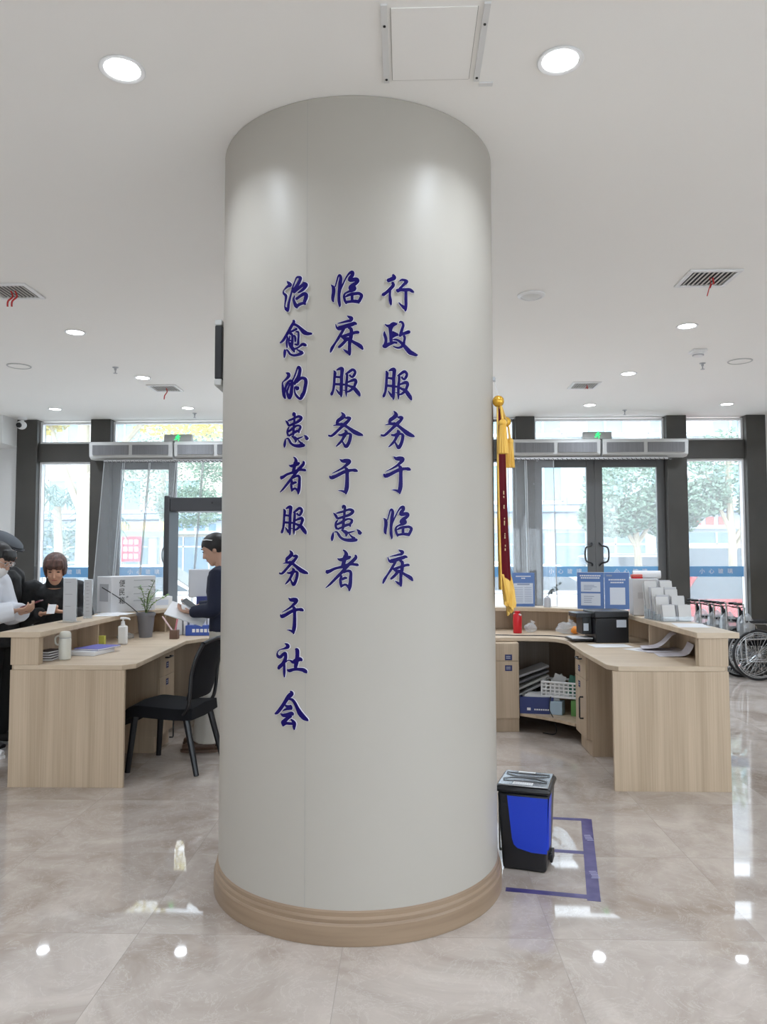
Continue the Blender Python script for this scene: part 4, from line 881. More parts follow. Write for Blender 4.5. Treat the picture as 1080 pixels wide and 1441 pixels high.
for i in range(4):
    o = MB().box((-.15, -.1, 0), (.15, .1, .018)).build('file_folder', mat('file_%d' % i, [(.3, .3, .3), (.4, .4, .38), (.15, .15, .16), (.35, .35, .36)][i], .5), bevel=.003); o.location = (1.09, 6.78 + .01 * i, ZS + .185 + .045 * i); o.rotation_euler = (0, R(-24 + 2 * i), R(8))
    tag(o, '%s leaning file in the dark recess above the blue carton' % ('lowest', 'second', 'third', 'topmost')[i], 'file', 'files leaning in the recess')
o = MB().box((-.13, -.12, 0), (.13, .12, .16)).build('cardboard_box', mat('dark_card', (.06, .05, .04), .7), bevel=.003); o.location = (1.09, 6.92, ZS); tag(o, 'dark cardboard box at the back of the corner shelf', 'box')
t = thing('plastic_basket', 'white slatted plastic basket of odds and ends on the corner shelf', 'basket', (1.33, 6.62, ZS + .145), R(-25))
b = MB(); W, D, Hh = .15, .10, .12
for z in (0, .03, .06, .09, Hh):
    for a_, b_ in (((-W, -D), (W, -D)), ((W, -D), (W, D)), ((W, D), (-W, D)), ((-W, D), (-W, -D))): b.tube([(a_[0], a_[1], z), (b_[0], b_[1], z)], .006 if z not in (0, Hh) else .009, 6)
for i in range(9):
    x = -W + 2 * W * i / 8
    for y in (-D, D): b.box((x - .006, y - .004, 0), (x + .006, y + .004, Hh))
for i in range(6):
    y = -D + 2 * D * i / 5
    for x in (-W, W): b.box((x - .004, y - .006, 0), (x + .004, y + .006, Hh))
b.box((-W, -D, -.003), (W, D, .003)); b.build('basket_body', M_white, t)
for i, (x, y, a, c) in enumerate(((-.06, 0, .3, (.55, .55, .54)), (.03, .02, -.5, (.5, .52, .5)), (.09, -.03, .2, (.06, .2, .14)))):
    o = MB().box((-.05, -.004, 0), (.05, .004, .17)).build('paper_bundle' if i < 2 else 'green_folder', mat('bundle_%d' % i, c, .6)); o.matrix_world = at(1.33, 6.62, ZS + .151, R(-25)) @ at(x, y, 0) @ Matrix.Rotation(a, 4, 'Y')
    tag(o, ('crumpled white paper sticking out of the slatted basket at the left', 'white paper leaning right in the slatted basket', 'dark green folder in the slatted basket')[i], 'paper' if i < 2 else 'folder')
t = thing('tissue_box', 'pale blue tissue box under the slatted basket', 'tissue box', (1.27, 6.57, ZS), R(-25)); MB().box((-.06, -.05, 0), (.06, .05, .11)).build('carton', mat('pale_blue', (.4, .52, .62), .5), t, bevel=.004); MB().add([(-.03, 0, .11), (.03, 0, .11), (.02, .01, .138), (-.01, -.01, .138)], [(0, 1, 2, 3)]).build('tissue', M_paper, t)
o = MB().box((-.04, -.05, 0), (.04, .05, .125)).build('green_carton', mat('green_card', (.12, .3, .08), .5), bevel=.003); o.location = (1.43, 6.50, ZS); o.rotation_euler = (0, 0, R(-30)); tag(o, 'green carton at the right end of the corner shelf', 'box')
o = MB().tube(spl([(1.21, 6.50, ZS + .155), (1.19, 6.46, ZS + .06), (1.22, 6.42, ZS - .02), (1.24, 6.46, .02), (1.15, 6.55, .004)], 6), .004, 6).build('hanging_cable', M_black); tag(o, 'thin black cable hanging over the edge of the corner shelf', 'cable')

# ------------------------------------------------------------------ chair
t = thing('office_chair', 'black mesh-backed visitor chair drawn up to the left worktop', 'chair', (-1.66, 5.52, 0), R(172))
# local +x is the direction the sitter faces after rotation: seat front at +x
s = MB(); prof = spl([(-.23, .445), (-.1, .44), (.08, .45), (.2, .455), (.26, .43), (.29, .385)], 5)
v = []; f = []; n = len(prof)
for x, z in prof: v += [(x, -.235, z - .075), (x, -.215, z), (x, 0, z + .012), (x, .215, z), (x, .235, z - .075), (x, 0, z - .085)]
for i in range(n - 1):
    for j in range(6): f.append((i * 6 + j, i * 6 + (j + 1) % 6, (i + 1) * 6 + (j + 1) % 6, (i + 1) * 6 + j))
f += [tuple(range(6)), tuple((n - 1) * 6 + j for j in range(5, -1, -1))]
s.add(v, f).build('seat', M_blackmatte, t, bevel=.008)
b = MB(); v = []; f = []; bp = spl([(-.22, .50), (-.245, .58), (-.255, .68), (-.29, .79), (-.33, .90)], 5); n = len(bp); m = 9
for i, (x, z) in enumerate(bp):
    u = i / (n - 1); hw = .21 + .02 * math.sin(PI * u)
    for j in range(m):
        q = -1 + 2 * j / (m - 1); v.append((x + .045 * q * q, hw * q, z))
k_ = len(v); v += [(p[0] - .012, p[1], p[2]) for p in v]
for i in range(n - 1):
    for j in range(m - 1):
        a = i * m + j; f += [(a, a + 1, a + m + 1, a + m), (k_ + a, k_ + a + m, k_ + a + m + 1, k_ + a + 1)]
for i in range(n - 1):
    for j in (0, m - 1): a = i * m + j; f.append((a, a + m, k_ + a + m, k_ + a))
for j in range(m - 1):
    for i in (0, n - 1): a = i * m + j; f.append((a, a + 1, k_ + a + 1, k_ + a))
b.add(v, f).build('backrest', M_blackmatte, t)
fr = MB()
for y in (-.235, .235): fr.tube(spl([(-.16, y * .92, .40), (-.2, y * .97, .46), (-.215, y, .56), (-.225, y, .68), (-.26, y, .80), (-.30, y * .9, .89)], 5), .013, 8)
fr.tube(spl([(-.30, -.21, .89), (-.335, -.1, .912), (-.345, 0, .915), (-.335, .1, .912), (-.30, .21, .89)], 4), .014, 8); fr.build('back_frame', M_black, t)
for sx, sy in ((1, 1), (1, -1), (-1, 1), (-1, -1)):
    top = (.20 if sx > 0 else -.17, sy * .2, .40); bot = (.235 if sx > 0 else -.27, sy * .235, 0)
    MB().tube([top, bot], [(.026, .02), (.02, .016)], 8).build('leg', M_black, t)
t2 = thing('stool', 'low black chair base partly hidden behind the pillar', 'chair', (-1.2, 6.15, 0))
MB().box((-.2, -.2, .40), (.2, .2, .45)).build('seat', M_blackmatte, t2, bevel=.02)
for x in (-.17, .17):
    for y in (-.17, .17): MB().tube([(x, y, .40), (x * 1.1, y * 1.1, 0)], .016, 8).build('leg', M_black, t2)

# ------------------------------------------------------------------ pennant, wall display, bin, tape
t = thing('silk_pennant', 'dark red velvet pennant with gold fringe hanging at the right side of the pillar', 'pennant', (.43, 3.5, 2.2), math.atan2(.55, .107))
# local x runs along the rod away from the viewer, -y is the written face
MB().cyl((-.01, 0, 0), (.57, 0, 0), .011, 12).build('rod', M_gold, t)
f = MB()
for x in (0, .56): f.ball((x, 0, .004), .027, 16, 10)
f.build('rod_knob', mat('gold_ball', (.72, .40, .04), .25, metal=.4), t)
def cloth(x0, x1, zt, zb, nx, nz, amp=.012, th=.004, ph=0, push=.012):
    m = MB(); v = []; f = []
    for s in (0, 1):
        for i in range(nz + 1):
            u = i / nz; z = zt + (zb(.5) - zt) * u
            for j in range(nx + 1):
                q = j / nx; x = x0 + (x1 - x0) * q; zz = zt + (zb(q) - zt) * u
                y = amp * math.sin(x * 28 + ph) * (.3 + u) - push * u ** 2.2 + (th if s else 0)
                v.append((x + .02 * u * math.sin(x * 9), y, zz))
    N = (nx + 1) * (nz + 1)
    for i in range(nz):
        for j in range(nx):
            a = i * (nx + 1) + j; f += [(a, a + 1, a + nx + 2, a + nx + 1), (N + a, N + a + nx + 1, N + a + nx + 2, N + a + 1)]
    for i in range(nz):
        for j in (0, nx): a = i * (nx + 1) + j; f.append((a, a + nx + 1, N + a + nx + 1, N + a))
    for j in range(nx):
        for i in (0, nz): a = i * (nx + 1) + j; f.append((a, a + 1, N + a + 1, N + a))
    return m.add(v, f)
cloth(.05, .50, -.012, lambda q: -.80 - .07 * (1 - abs(2 * q - 1)), 18, 20).build('velvet', M_velvet, t, ang=60)
cloth(-.005, .055, -.012, lambda q: -.86, 4, 20, th=.007, ph=.2).build('gold_border', M_gold, t, ang=60)
cloth(.495, .555, -.012, lambda q: -.86, 4, 20, th=.007, ph=.2).build('gold_border', M_gold, t, ang=60)
b = MB(); rr = random.Random(3)
for i in range(70):
    x = .0 + .555 * i / 69; q = (x - .05) / .45; zt = -.79 - .07 * (1 - abs(2 * min(max(q, 0), 1) - 1)); y = .012 * math.sin(x * 28) * 1.3 - .012
    b.tube([(x, y, zt), (x + rr.uniform(-.006, .006), y - .012, zt - .06), (x + rr.uniform(-.012, .012), y - .02, zt - .12 - rr.uniform(0, .02))], .0055, 5)
b.build('bottom_fringe', M_gold, t)
for x in (-.012, .568):
    d = MB(); d.tube([(x, -.012, -.02), (x, -.02, -.09)], .006, 8); d.ball((x, -.02, -.10), .019, 12, 8)
    for i in range(12):
        a = i * PI / 6; d.tube([(x + .012 * math.cos(a), -.02 + .012 * math.sin(a), -.11), (x + .02 * math.cos(a), -.02 + .02 * math.sin(a), -.24)], .005, 5)
    d.build('tassel', M_gold, t)
l = MB(); 
for i in range(5):
    zc = -.42 - .062 * i; y = .012 * math.sin(.12 * 28) - .012 * (-zc / .85) ** 2.2 - .006
    for q in range(4): l.cbox((.12 + rr.uniform(-.012, .012), y - .002, zc + rr.uniform(-.018, .018)), (rr.uniform(.012, .034), .003, .006))
l.build('gold_print', mat('pale_gold', (.7, .55, .3), .4), t)
MB().tube(spl([(0, 0, .03), (-.005, .01, .07), (-.012, .018, .10)], 4), .0015, 5).build('cord', M_paper, t)
MB().box((-.03, .012, .095), (.0, .022, .112)).build('hook', M_grey, t)

t = thing('wall_display', 'black electronic display with white ends on the left side of the pillar', 'display', (-.888, 3.70, 2.32))
MB().box((-.035, -.06, .035), (-.0, .42, .295)).build('screen', M_black, t, bevel=.003)
for z0, z1 in ((.0, .034), (.296, .325)): MB().box((-.037, -.06, z0), (.0, .42, z1)).build('end_cap', mat('cap_grey', (.5, .5, .48), .4), t, bevel=.006)
MB().box((0, .0, .1), (.03, .05, .2)).build('bracket', M_grey, t)

t = thing('pedal_bin', 'small black pedal bin with bright blue front and silver lid beside the pillar', 'bin', (.59, 3.838, 0), R(-17)); t.scale = (1.05, 1.03, 1.09)
def taper(x0, x1, y0, y1, z0, X0, X1, Y0, Y1, z1, m=None):
    m = m or MB(); return m.add([(x0, y0, z0), (x1, y0, z0), (x1, y1, z0), (x0, y1, z0), (X0, Y0, z1), (X1, Y0, z1), (X1, Y1, z1), (X0, Y1, z1)], [(3, 2, 1, 0), (4, 5, 6, 7), (0, 1, 5, 4), (1, 2, 6, 5), (2, 3, 7, 6), (3, 0, 4, 7)])
taper(-.098, .098, -.105, .11, .0, -.116, .116, -.125, .125, .335).build('body', M_black, t, bevel=.014, seg=3)
MB().add([(-.070, -.1285, .323), (.112, -.1285, .323), (.104, -.1135, .085), (.035, -.1135, .085), (-.028, -.1135, .098), (-.044, -.1145, .112), (-.052, -.118, .14),
          (-.070, -.122, .323), (.112, -.122, .323), (.104, -.107, .085), (.035, -.107, .085), (-.028, -.107, .098), (-.044, -.108, .112), (-.052, -.111, .14)],
         [tuple(range(7))] + [(i, (i + 1) % 7, 7 + (i + 1) % 7, 7 + i) for i in range(7)]).build('front_panel', M_blue, t, ang=20)['label'] = 'bright blue front'
taper(.1005, .1105, -.108, -.02, .1, .1165, .1175, -.12, -.02, .322, None).build('side_panel', M_blue, t, smooth=False)
MB().box((-.126, -.135, .336), (.126, .13, .362)).build('lid_rim', M_black, t, bevel=.012, seg=3)
MB().box((-.114, -.123, .3625), (.114, .118, .370)).build('lid', mat('lid_silver', (.33, .33, .34), .22, metal=.85), t, bevel=.006)['label'] = 'silver lid'
g = MB(); 
for y0, k_ in ((.045, 1), (-.03, -1)):
    pth = [(-.10, y0 + .018 * k_, .374), (-.04, y0, .378), (.04, y0, .378), (.10, y0 + .018 * k_, .374)]
    g.tube(spl(pth, 5), [(.003, .006)] * 16, 6)
g.build('lid_ridges', M_black, t)
MB().box((-.048, -.108, .3703), (.042, -.072, .3712)).build('label', M_paper, t)['label'] = 'white printed label'
l = MB()
for i in range(8): l.box((-.04 + .01 * i, -.088, .3713), (-.033 + .01 * i, -.08, .3716)); l.box((-.04 + .01 * i, -.1, .3713), (-.034 + .01 * i, -.095, .3716))
l.build('print', M_grey, t); MB().box((-.05, .09, .3703), (.03, .108, .3712)).build('rear_label', M_paper, t)
MB().tube(spl([(-.119, .0, .31), (-.128, .0, .30), (-.128, .0, .06), (-.12, .0, .05)], 4), .004, 8).build('side_handle', M_silver, t)
MB().box((.09, -.02, .03), (.118, .06, .055)).box((.105, -.02, .018), (.118, .06, .06)).build('pedal', M_black, t, bevel=.004)

tp = MB(); 
def strip(m, a, b, w_, z=.0008):
    a, b = Vector((*a, 0)), Vector((*b, 0)); d = (b - a).normalized(); n = Vector((-d.y, d.x, 0)) * w_ / 2
    v = [a + n, b + n, b - n, a - n]; m.add([(p.x, p.y, .0003) for p in v] + [(p.x, p.y, z) for p in v], [(3, 2, 1, 0), (4, 5, 6, 7), (0, 1, 5, 4), (1, 2, 6, 5), (2, 3, 7, 6), (3, 0, 4, 7)])
t = thing('floor_tape', 'purple tape rectangle stuck on the floor around the pedal bin', 'floor tape', (.8, 3.9, 0))
for a, b, w_ in (((.445, 3.535), (.80, 3.465), .042), ((.812, 3.425), (1.022, 4.462), .058), ((.79, 4.475), (1.03, 4.447), .04), ((.66, 4.005), (.905, 3.965), .04)):
    m = MB(); strip(m, a, b, w_, .0008 if w_ < .05 else .0012); m.build('tape_strip', M_tape, t, world=True, smooth=False)
l = MB()
for cx, cy_ in ((.88, 3.70), (.965, 4.17)):
    for i in range(5): l.box((cx - .018 + rnd.uniform(-.004, .004), cy_ - .04 + .018 * i, .0014), (cx + .018, cy_ - .033 + .018 * i, .0018))
l.build('tape_print', mat('tape_print', (.42, .40, .58), .5), t, world=True)

# ------------------------------------------------------------------ people
def hand_into(mb, wrist, d, pn, side, curl=.5, s=1.0):
    Y = Vector(d).normalized(); Z = -Vector(pn); Z = (Z - Y * Z.dot(Y)).normalized(); X = Y.cross(Z)
    M = Matrix.Translation(Vector(wrist)) @ Matrix((X, Y, Z)).transposed().to_4x4() @ Matrix.Scale(s, 4)
    mb.tube([(0, -.01, 0), (0, .03, 0), (0, .07, 0), (0, .092, 0)], [(.015, .024), (.016, .034), (.015, .041), (.011, .038)], 10, M=M) if False else mb.ball((0, .048, 0), (.038, .056, .015), 12, 8, M)
    for x, L, y0 in ((.028, .066, .088), (.0095, .075, .094), (-.0095, .07, .091), (-.028, .054, .082)):
        p = Vector((side * x, y0 - .02, 0)); a = .1; pts = [tuple(p)]
        for seg, fr in ((0, .3), (1, .42), (2, .3), (3, .26)):
            p = p + Vector((0, math.cos(a), -math.sin(a))) * L * fr * 1.1; pts.append(tuple(p)); a += curl
        mb.tube(pts, [.0098, .0095, .009, .0085, .007], 7, M=M)
    mb.tube([(side * .022, .02, -.004), (side * .044, .045, -.014), (side * .05, .072, -.026), (side * .045, .094, -.036)], [.013, .012, .0105, .008], 7, M=M)
def head_into(mb, M):
    rings = [(-.117, -.058, .014, .012), (-.108, -.050, .032, .030), (-.085, -.034, .049, .052), (-.055, -.018, .060, .073), (-.02, -.003, .068, .087), (.02, .006, .073, .094), (.055, .009, .072, .092), (.085, .012, .061, .078), (.107, .014, .038, .048), (.117, .014, .012, .014)]
    n = 16; v = []; f = []
    for z, y, rx, ry in rings:
        for j in range(n): a = 2 * PI * j / n; v.append((rx * math.cos(a), y + ry * math.sin(a), z))
    for i in range(len(rings) - 1):
        for j in range(n): f.append((i * n + j, i * n + (j + 1) % n, (i + 1) * n + (j + 1) % n, (i + 1) * n + j))
    f += [tuple(range(n - 1, -1, -1)), tuple((len(rings) - 1) * n + j for j in range(n))]
    mb.add(v, f, M)
    mb.tube([(0, -.082, .022), (0, -.096, -.005), (0, -.107, -.028), (0, -.09, -.038)], [.008, .010, .0135, .009], 8, M=M)
    mb.ball((0, -.083, -.060), (.022, .011, .009), 10, 6, M)
    for s in (-1, 1):
        mb.ball((s * .074, .014, -.006), (.010, .019, .031), 8, 6, M); mb.ball((s * .032, -.070, -.03), (.022, .018, .02), 8, 6, M); mb.ball((s * .032, -.079, .033), (.022, .010, .007), 8, 5, M)
def person(label, loc, rz, J, skin_m, parts, s=1.0):
    t = thing('person', label, 'person', loc, rz)
    HM = Matrix.Translation(Vector(J['head'])) @ Matrix.Rotation(J.get('yaw', 0), 4, 'Z') @ Matrix.Rotation(J.get('tilt', 0), 4, 'Y') @ Matrix.Rotation(J.get('pitch', 0), 4, 'X')
    b = MB(); head_into(b, HM)
    pv, ch, nk = Vector(J['pelvis']), Vector(J['chest']), Vector(J['neck']); hd = HM @ Vector((0, .02, -.06))
    sh = [Vector(J['sh' + q]) for q in 'LR']
    mid = pv.lerp(ch, .5)
    torso = [(pv + Vector((0, 0, -.09)), (.10, .08)), (pv, (.155, .105)), (mid, (.125, .09)), (ch, (.15, .105)), (ch.lerp(nk, .62), (.145, .09)), (nk - Vector((0, 0, .02)), (.07, .06))]
    def torso_into(m, g, cut=0): m.tube([tuple(p) for p, r in torso[cut:]], [(r[0] + g, r[1] + g) for p, r in torso[cut:]], 16)
    torso_into(b, 0); b.tube([tuple(nk - Vector((0, 0, .06))), tuple(nk), tuple(hd)], [.058, .05, .05], 10)
    def limb(m, pts, rs): m.tube(spl([tuple(p) for p in pts], 4), [r for r in [q[0] for q in spl([(x,) for x in rs], 4)]], 10)
    def arm_into(m, q, g, end=1.0):
        S, E, W = Vector(J['sh' + q]), Vector(J['el' + q]), Vector(J['wr' + q]); W2 = E.lerp(W, end)
        limb(m, [S.lerp(ch, .25), S, S.lerp(E, .5), E, E.lerp(W2, .5), W2], [.05 + g, .058 + g, .048 + g, .042 + g, .038 + g, .028 + g])
    def leg_into(m, q, g, hem=None):
        Hp, K, A = Vector(J['hip' + q]), Vector(J['kn' + q]), Vector(J['an' + q])
        rs = [.09 + g, .083 + g, .07 + g, .055 + g, .053 + g, .036 + g] if not hem else [.09 + g, .09 + g, .085 + g, .085 + g, hem, hem * 1.12]
        limb(m, [Hp + Vector((0, 0, .03)), Hp.lerp(K, .25), Hp.lerp(K, .65), K, K.lerp(A, .45), A], rs)
    for q, sd in (('L', -1), ('R', 1)):
        arm_into(b, q, -.006); leg_into(b, q, -.012)
        hand_into(b, J['wr' + q], J['hd' + q], J['pn' + q], J.get('thumb' + q, -sd), J.get('curl', .5), .95)
        A = Vector(J['an' + q]); T = Vector(J['toe' + q]); b.tube([tuple(A), tuple(A.lerp(T, .3) - Vector((0, 0, .03))), tuple(T)], [.033, .034, .022], 8)
    b.build('body', skin_m, t, remesh=.0075, iters=2)
    # face details
    e = MB()
    for sd in (-1, 1): e.ball((sd * .031, -.0865, .013), (.0135, .006, .005), 8, 5, HM)
    e.build('eyes', M_hair, t)
    e = MB()
    for sd in (-1, 1): e.tube([(sd * .014, -.0925, .036), (sd * .03, -.0925, .041), (sd * .048, -.083, .037)], .0035, 5, M=HM)
    e.build('eyebrows', M_hair, t)
    MB().tube([(-.021, -.089, -.060), (0, -.0945, -.058), (.021, -.089, -.060)], [.003, .0055, .003], 6, M=HM).build('mouth', mat('lips', (.35, .10, .08), .5), t)
    for k, m, o in parts:
        g = MB()
        if k == 'top':
            torso_into(g, o.get('g', .02), 0 if o.get('long') else 1)
            for q in 'LR': arm_into(g, q, o.get('g', .02) - .004 + o.get('sleeve', 0), .97)
            if o.get('long'): g.tube([tuple(pv + Vector((0, 0, .05))), tuple(pv), tuple(pv - Vector((0, 0, o['long'])))], [(.17, .125), (.185, .14), (.19, .15)], 16)
            c = g.build(o.get('name', 'jacket'), m, t, remesh=.011, iters=3)
            if o.get('collar'):
                cm, hgt = o['collar']; MB().lathe([(.062, -.035), (.070, -.01), (.066, hgt), (.058, hgt), (.06, -.02)], 18, tuple(nk), caps=False).build('collar', cm, c)
        elif k == 'bottom':
            g.tube([tuple(pv + Vector((0, 0, .09))), tuple(pv), tuple(pv - Vector((0, 0, .10)))], [(.148, .108), (.172, .125), (.15, .12)], 16)
            for q in 'LR': leg_into(g, q, o.get('g', .012), o.get('hem'))
            g.build('trousers', m, t, remesh=.012, iters=3)
        elif k == 'shoes':
            for q in 'LR':
                A, T = Vector(J['an' + q]), Vector(J['toe' + q]); d = (T - A); d.z = 0; d.normalize(); x = MB(); zz = A.z - .08
                pts = [A - d * .055, A, A + d * .07, A + d * .13, A + d * .185]
                x.tube([(p.x, p.y, zz + h_) for p, h_ in zip(pts, (.05, .055, .05, .042, .035))], [(.042, .028), (.05, .036), (.044, .04), (.034, .042), (.02, .028)], 12)
                s_ = x.build('shoe', m, t)
                y = MB(); nrm = Vector((-d.y, d.x, 0)); ring = []
                for u, w_ in ((-.085, .018), (-.06, .034), (0, .036), (.08, .042), (.14, .040), (.19, .022), (.205, 0)): ring.append((u, w_))
                poly = [(A + d * u + nrm * w_) for u, w_ in ring] + [(A + d * u - nrm * w_) for u, w_ in ring[::-1][1:]]
                y.prism([(p.x, p.y) for p in poly], zz + .001, zz + .022).build('sole', o.get('sole', m), s_)
        elif k == 'hair':
            zf, zb, ys = o['front'], o['back'], o.get('r', (.086, .106, .092)); h = MB().ball((0, .016, .034), ys, 24, 16)
            vv = []
            for x, y, z in h.v:
                u = min(max((y + .05) / .06, 0), 1); lim = zf + (zb - zf) * u
                if z < lim: z = lim - .004 * (1 if y < 0 else 0)
                elif z < .03 and y > 0: pass
                vv.append((x, y, z))
            h.v = vv
            if o.get('bob'):
                for i in range(20):
                    a = R(-35) + R(250) * i / 19; rr_ = rnd.uniform(.92, 1.02); x, y = .082 * math.cos(a) * rr_, .016 + .10 * math.sin(a) * rr_
                    h.tube([(x * .8, y * .8, .06), (x, y, .02), (x * .97, y * .97, o['bob'] + rnd.uniform(-.012, .012))], [.016, .019, .008], 7)
            if o.get('bun'): h.ball((0, .125, .03), (.04, .038, .04), 12, 8); 
            if o.get('fringe'):
                for i in range(9):
                    x = -.06 + .12 * i / 8; yy = -.088 + .5 * x * x * 8; h.tube([(x * .8, -.05, .10), (x, yy, .065), (x + rnd.uniform(-.008, .008), yy - .004, o['fringe'] + rnd.uniform(-.008, .008))], [.014, .014, .006], 7)
            h.v = [tuple(HM @ Vector(p)) for p in h.v]; hb = h.build('hair', m, t, remesh=.007, iters=1)
            if o.get('clip'): MB().tube([(.055, -.045, .098), (.072, -.01, .085), (.082, .03, .062)], [(.004, .007)] * 3, 6, M=HM).tube([(-.055, -.045, .098), (-.072, -.01, .085), (-.082, .03, .062)], [(.004, .007)] * 3, 6, M=HM).build('hair_clip', M_white, t)
        elif k == 'mask':
            v = []; f = []
            for i in range(5):
                for j in range(9):
                    a = -1.25 + 2.5 * j / 8; z = -.02 - .085 * i / 4; rr_ = (.074, .1 - .012 * abs(i - 1.5)); v.append((rr_[0] * math.sin(a), -.004 - rr_[1] * math.cos(a) - .006 * math.cos(a * 1.2), z - .01 * math.cos(a)))
            for i in range(4):
                for j in range(8): f.append((i * 9 + j, i * 9 + j + 1, (i + 1) * 9 + j + 1, (i + 1) * 9 + j))
            mk = MB().add(v, f, HM).build('face_mask', m, t); q = mk.modifiers.new('solid', 'SOLIDIFY'); q.thickness = .004
        elif k == 'glasses':
            for sd in (-1, 1):
                pts = [(sd * .033 + .024 * math.cos(i * PI / 8), -.103, .010 + .019 * math.sin(i * PI / 8)) for i in range(17)]; g.tube(pts, .0018, 5, M=HM); g.tube([(sd * .057, -.102, .014), (sd * .077, -.04, .012), (sd * .079, .02, .004)], .0018, 5, M=HM)
            g.tube([(-.010, -.104, .012), (.010, -.104, .012)], .0018, 5, M=HM); g.build('glasses', M_silver, t)
        elif k == 'cap':
            c = MB().ball((0, .005, .088), (.105, .135, .045), 20, 10)
            c.v = [(x, y, z + (-.22 * (y + .0) if False else .25 * y)) for x, y, z in c.v]; c.v = [tuple(HM @ Vector(p)) for p in c.v]; cp_ = c.build('cap', m, t)
            MB().add([(x, y, z) for x, y, z in [(-.085, -.07, .062), (-.06, -.125, .045), (0, -.15, .04), (.06, -.125, .045), (.085, -.07, .062), (0, -.06, .07)]] + [(x, y, z - .008) for x, y, z in [(-.085, -.07, .062), (-.06, -.125, .045), (0, -.15, .04), (.06, -.125, .045), (.085, -.07, .062), (0, -.06, .07)]],
                     [(0, 1, 2, 3, 4, 5), (11, 10, 9, 8, 7, 6)] + [(i, (i + 1) % 6, 6 + (i + 1) % 6, 6 + i) for i in range(6)], HM).build('cap_brim', mat('cap_dark', (.02, .022, .028), .7), cp_)
    return t
def joints(**k):
    J = dict(pelvis=(0, 0, .90), chest=(0, -.01, 1.20), neck=(0, 0, 1.385), head=(0, -.025, 1.515), shL=(-.165, 0, 1.33), shR=(.165, 0, 1.33), elL=(-.215, .02, 1.07), elR=(.215, .02, 1.07), wrL=(-.12, -.2, 1.02), wrR=(.12, -.2, 1.02),
             hdL=(.2, -1, .1), hdR=(-.2, -1, .1), pnL=(.3, 0, 1), pnR=(-.3, 0, 1), hipL=(-.085, 0, .86), hipR=(.085, 0, .86), knL=(-.095, -.02, .47), knR=(.095, -.02, .47), anL=(-.1, .02, .08), anR=(.1, .02, .08), toeL=(-.12, -.15, .03), toeR=(.12, -.15, .03))
    J.update(k); return J
M_skin2 = mat('skin_warm', (.60, .33, .22), .55)
M_coat = noise_mix(mat('black_coat', (.012, .012, .013), .8), (.008, .008, .009), (.02, .02, .021), (30, 30, 30))
M_navyk = mat('navy_sweater', (.010, .014, .035), .85)
M_beigew = mat('beige_trousers', (.50, .47, .42), .8)
M_whitec = mat('white_coat', (.68, .70, .75), .75)
# standing staff woman behind the counter, facing left
J = joints(head=(0, -.075, 1.545), neck=(0, -.015, 1.41), chest=(0, -.005, 1.22), pelvis=(0, .02, .91), pitch=R(24), shL=(-.16, 0, 1.35), shR=(.16, 0, 1.35), elL=(-.2, -.02, 1.09), elR=(.2, -.02, 1.09), wrL=(-.10, -.235, 1.09), wrR=(.11, -.22, 1.06),
           hipL=(-.08, .02, .87), hipR=(.08, .02, .87), knL=(-.09, -.10, .48), knR=(.09, -.06, .48), anL=(-.10, -.15, .08), anR=(.09, -.09, .08), toeL=(-.12, -.33, .03), toeR=(.11, -.27, .03))
person('woman in navy sweater and beige trousers standing behind the counter beside the pillar', (-1.425, 5.98, 0), R(-92), J, M_skin, [('top', M_navyk, dict(name='sweater', g=.022)), ('bottom', M_beigew, dict(hem=.105)), ('shoes', mat('brown_leather', (.10, .055, .035), .5), {}), ('hair', M_hair, dict(front=.052, back=-.045, bun=1, clip=1, r=(.090, .110, .094)))])
# woman in black jacket outside the counter
J = joints(head=(.01, -.16, 1.39), neck=(0, -.06, 1.265), chest=(0, -.01, 1.11), pelvis=(0, .03, .83), pitch=R(26), shL=(-.185, -.03, 1.22), shR=(.185, -.03, 1.22), elL=(-.245, -.06, .98), elR=(.245, -.06, .98), wrL=(-.075, -.28, 1.035), wrR=(.10, -.27, 1.045), hdL=(.9, -.4, .1), hdR=(-.9, -.4, .1),
           hipL=(-.085, .03, .79), hipR=(.085, .03, .79), knL=(-.095, 0, .44), knR=(.095, 0, .44), anL=(-.1, .05, .08), anR=(.1, .05, .08), toeL=(-.12, -.12, .03), toeR=(.12, -.12, .03))
person('woman with short brown hair in a black jacket standing at the left ledge looking down', (-2.93, 6.34, 0), R(20), J, M_skin2, [('top', M_coat, dict(g=.032, collar=(M_coat, .05), long=.06)), ('bottom', M_coat, {}), ('shoes', M_black, {}), ('hair', M_hairb, dict(front=.05, back=-.075, bob=-.055, fringe=.035, r=(.094, .112, .098)))])
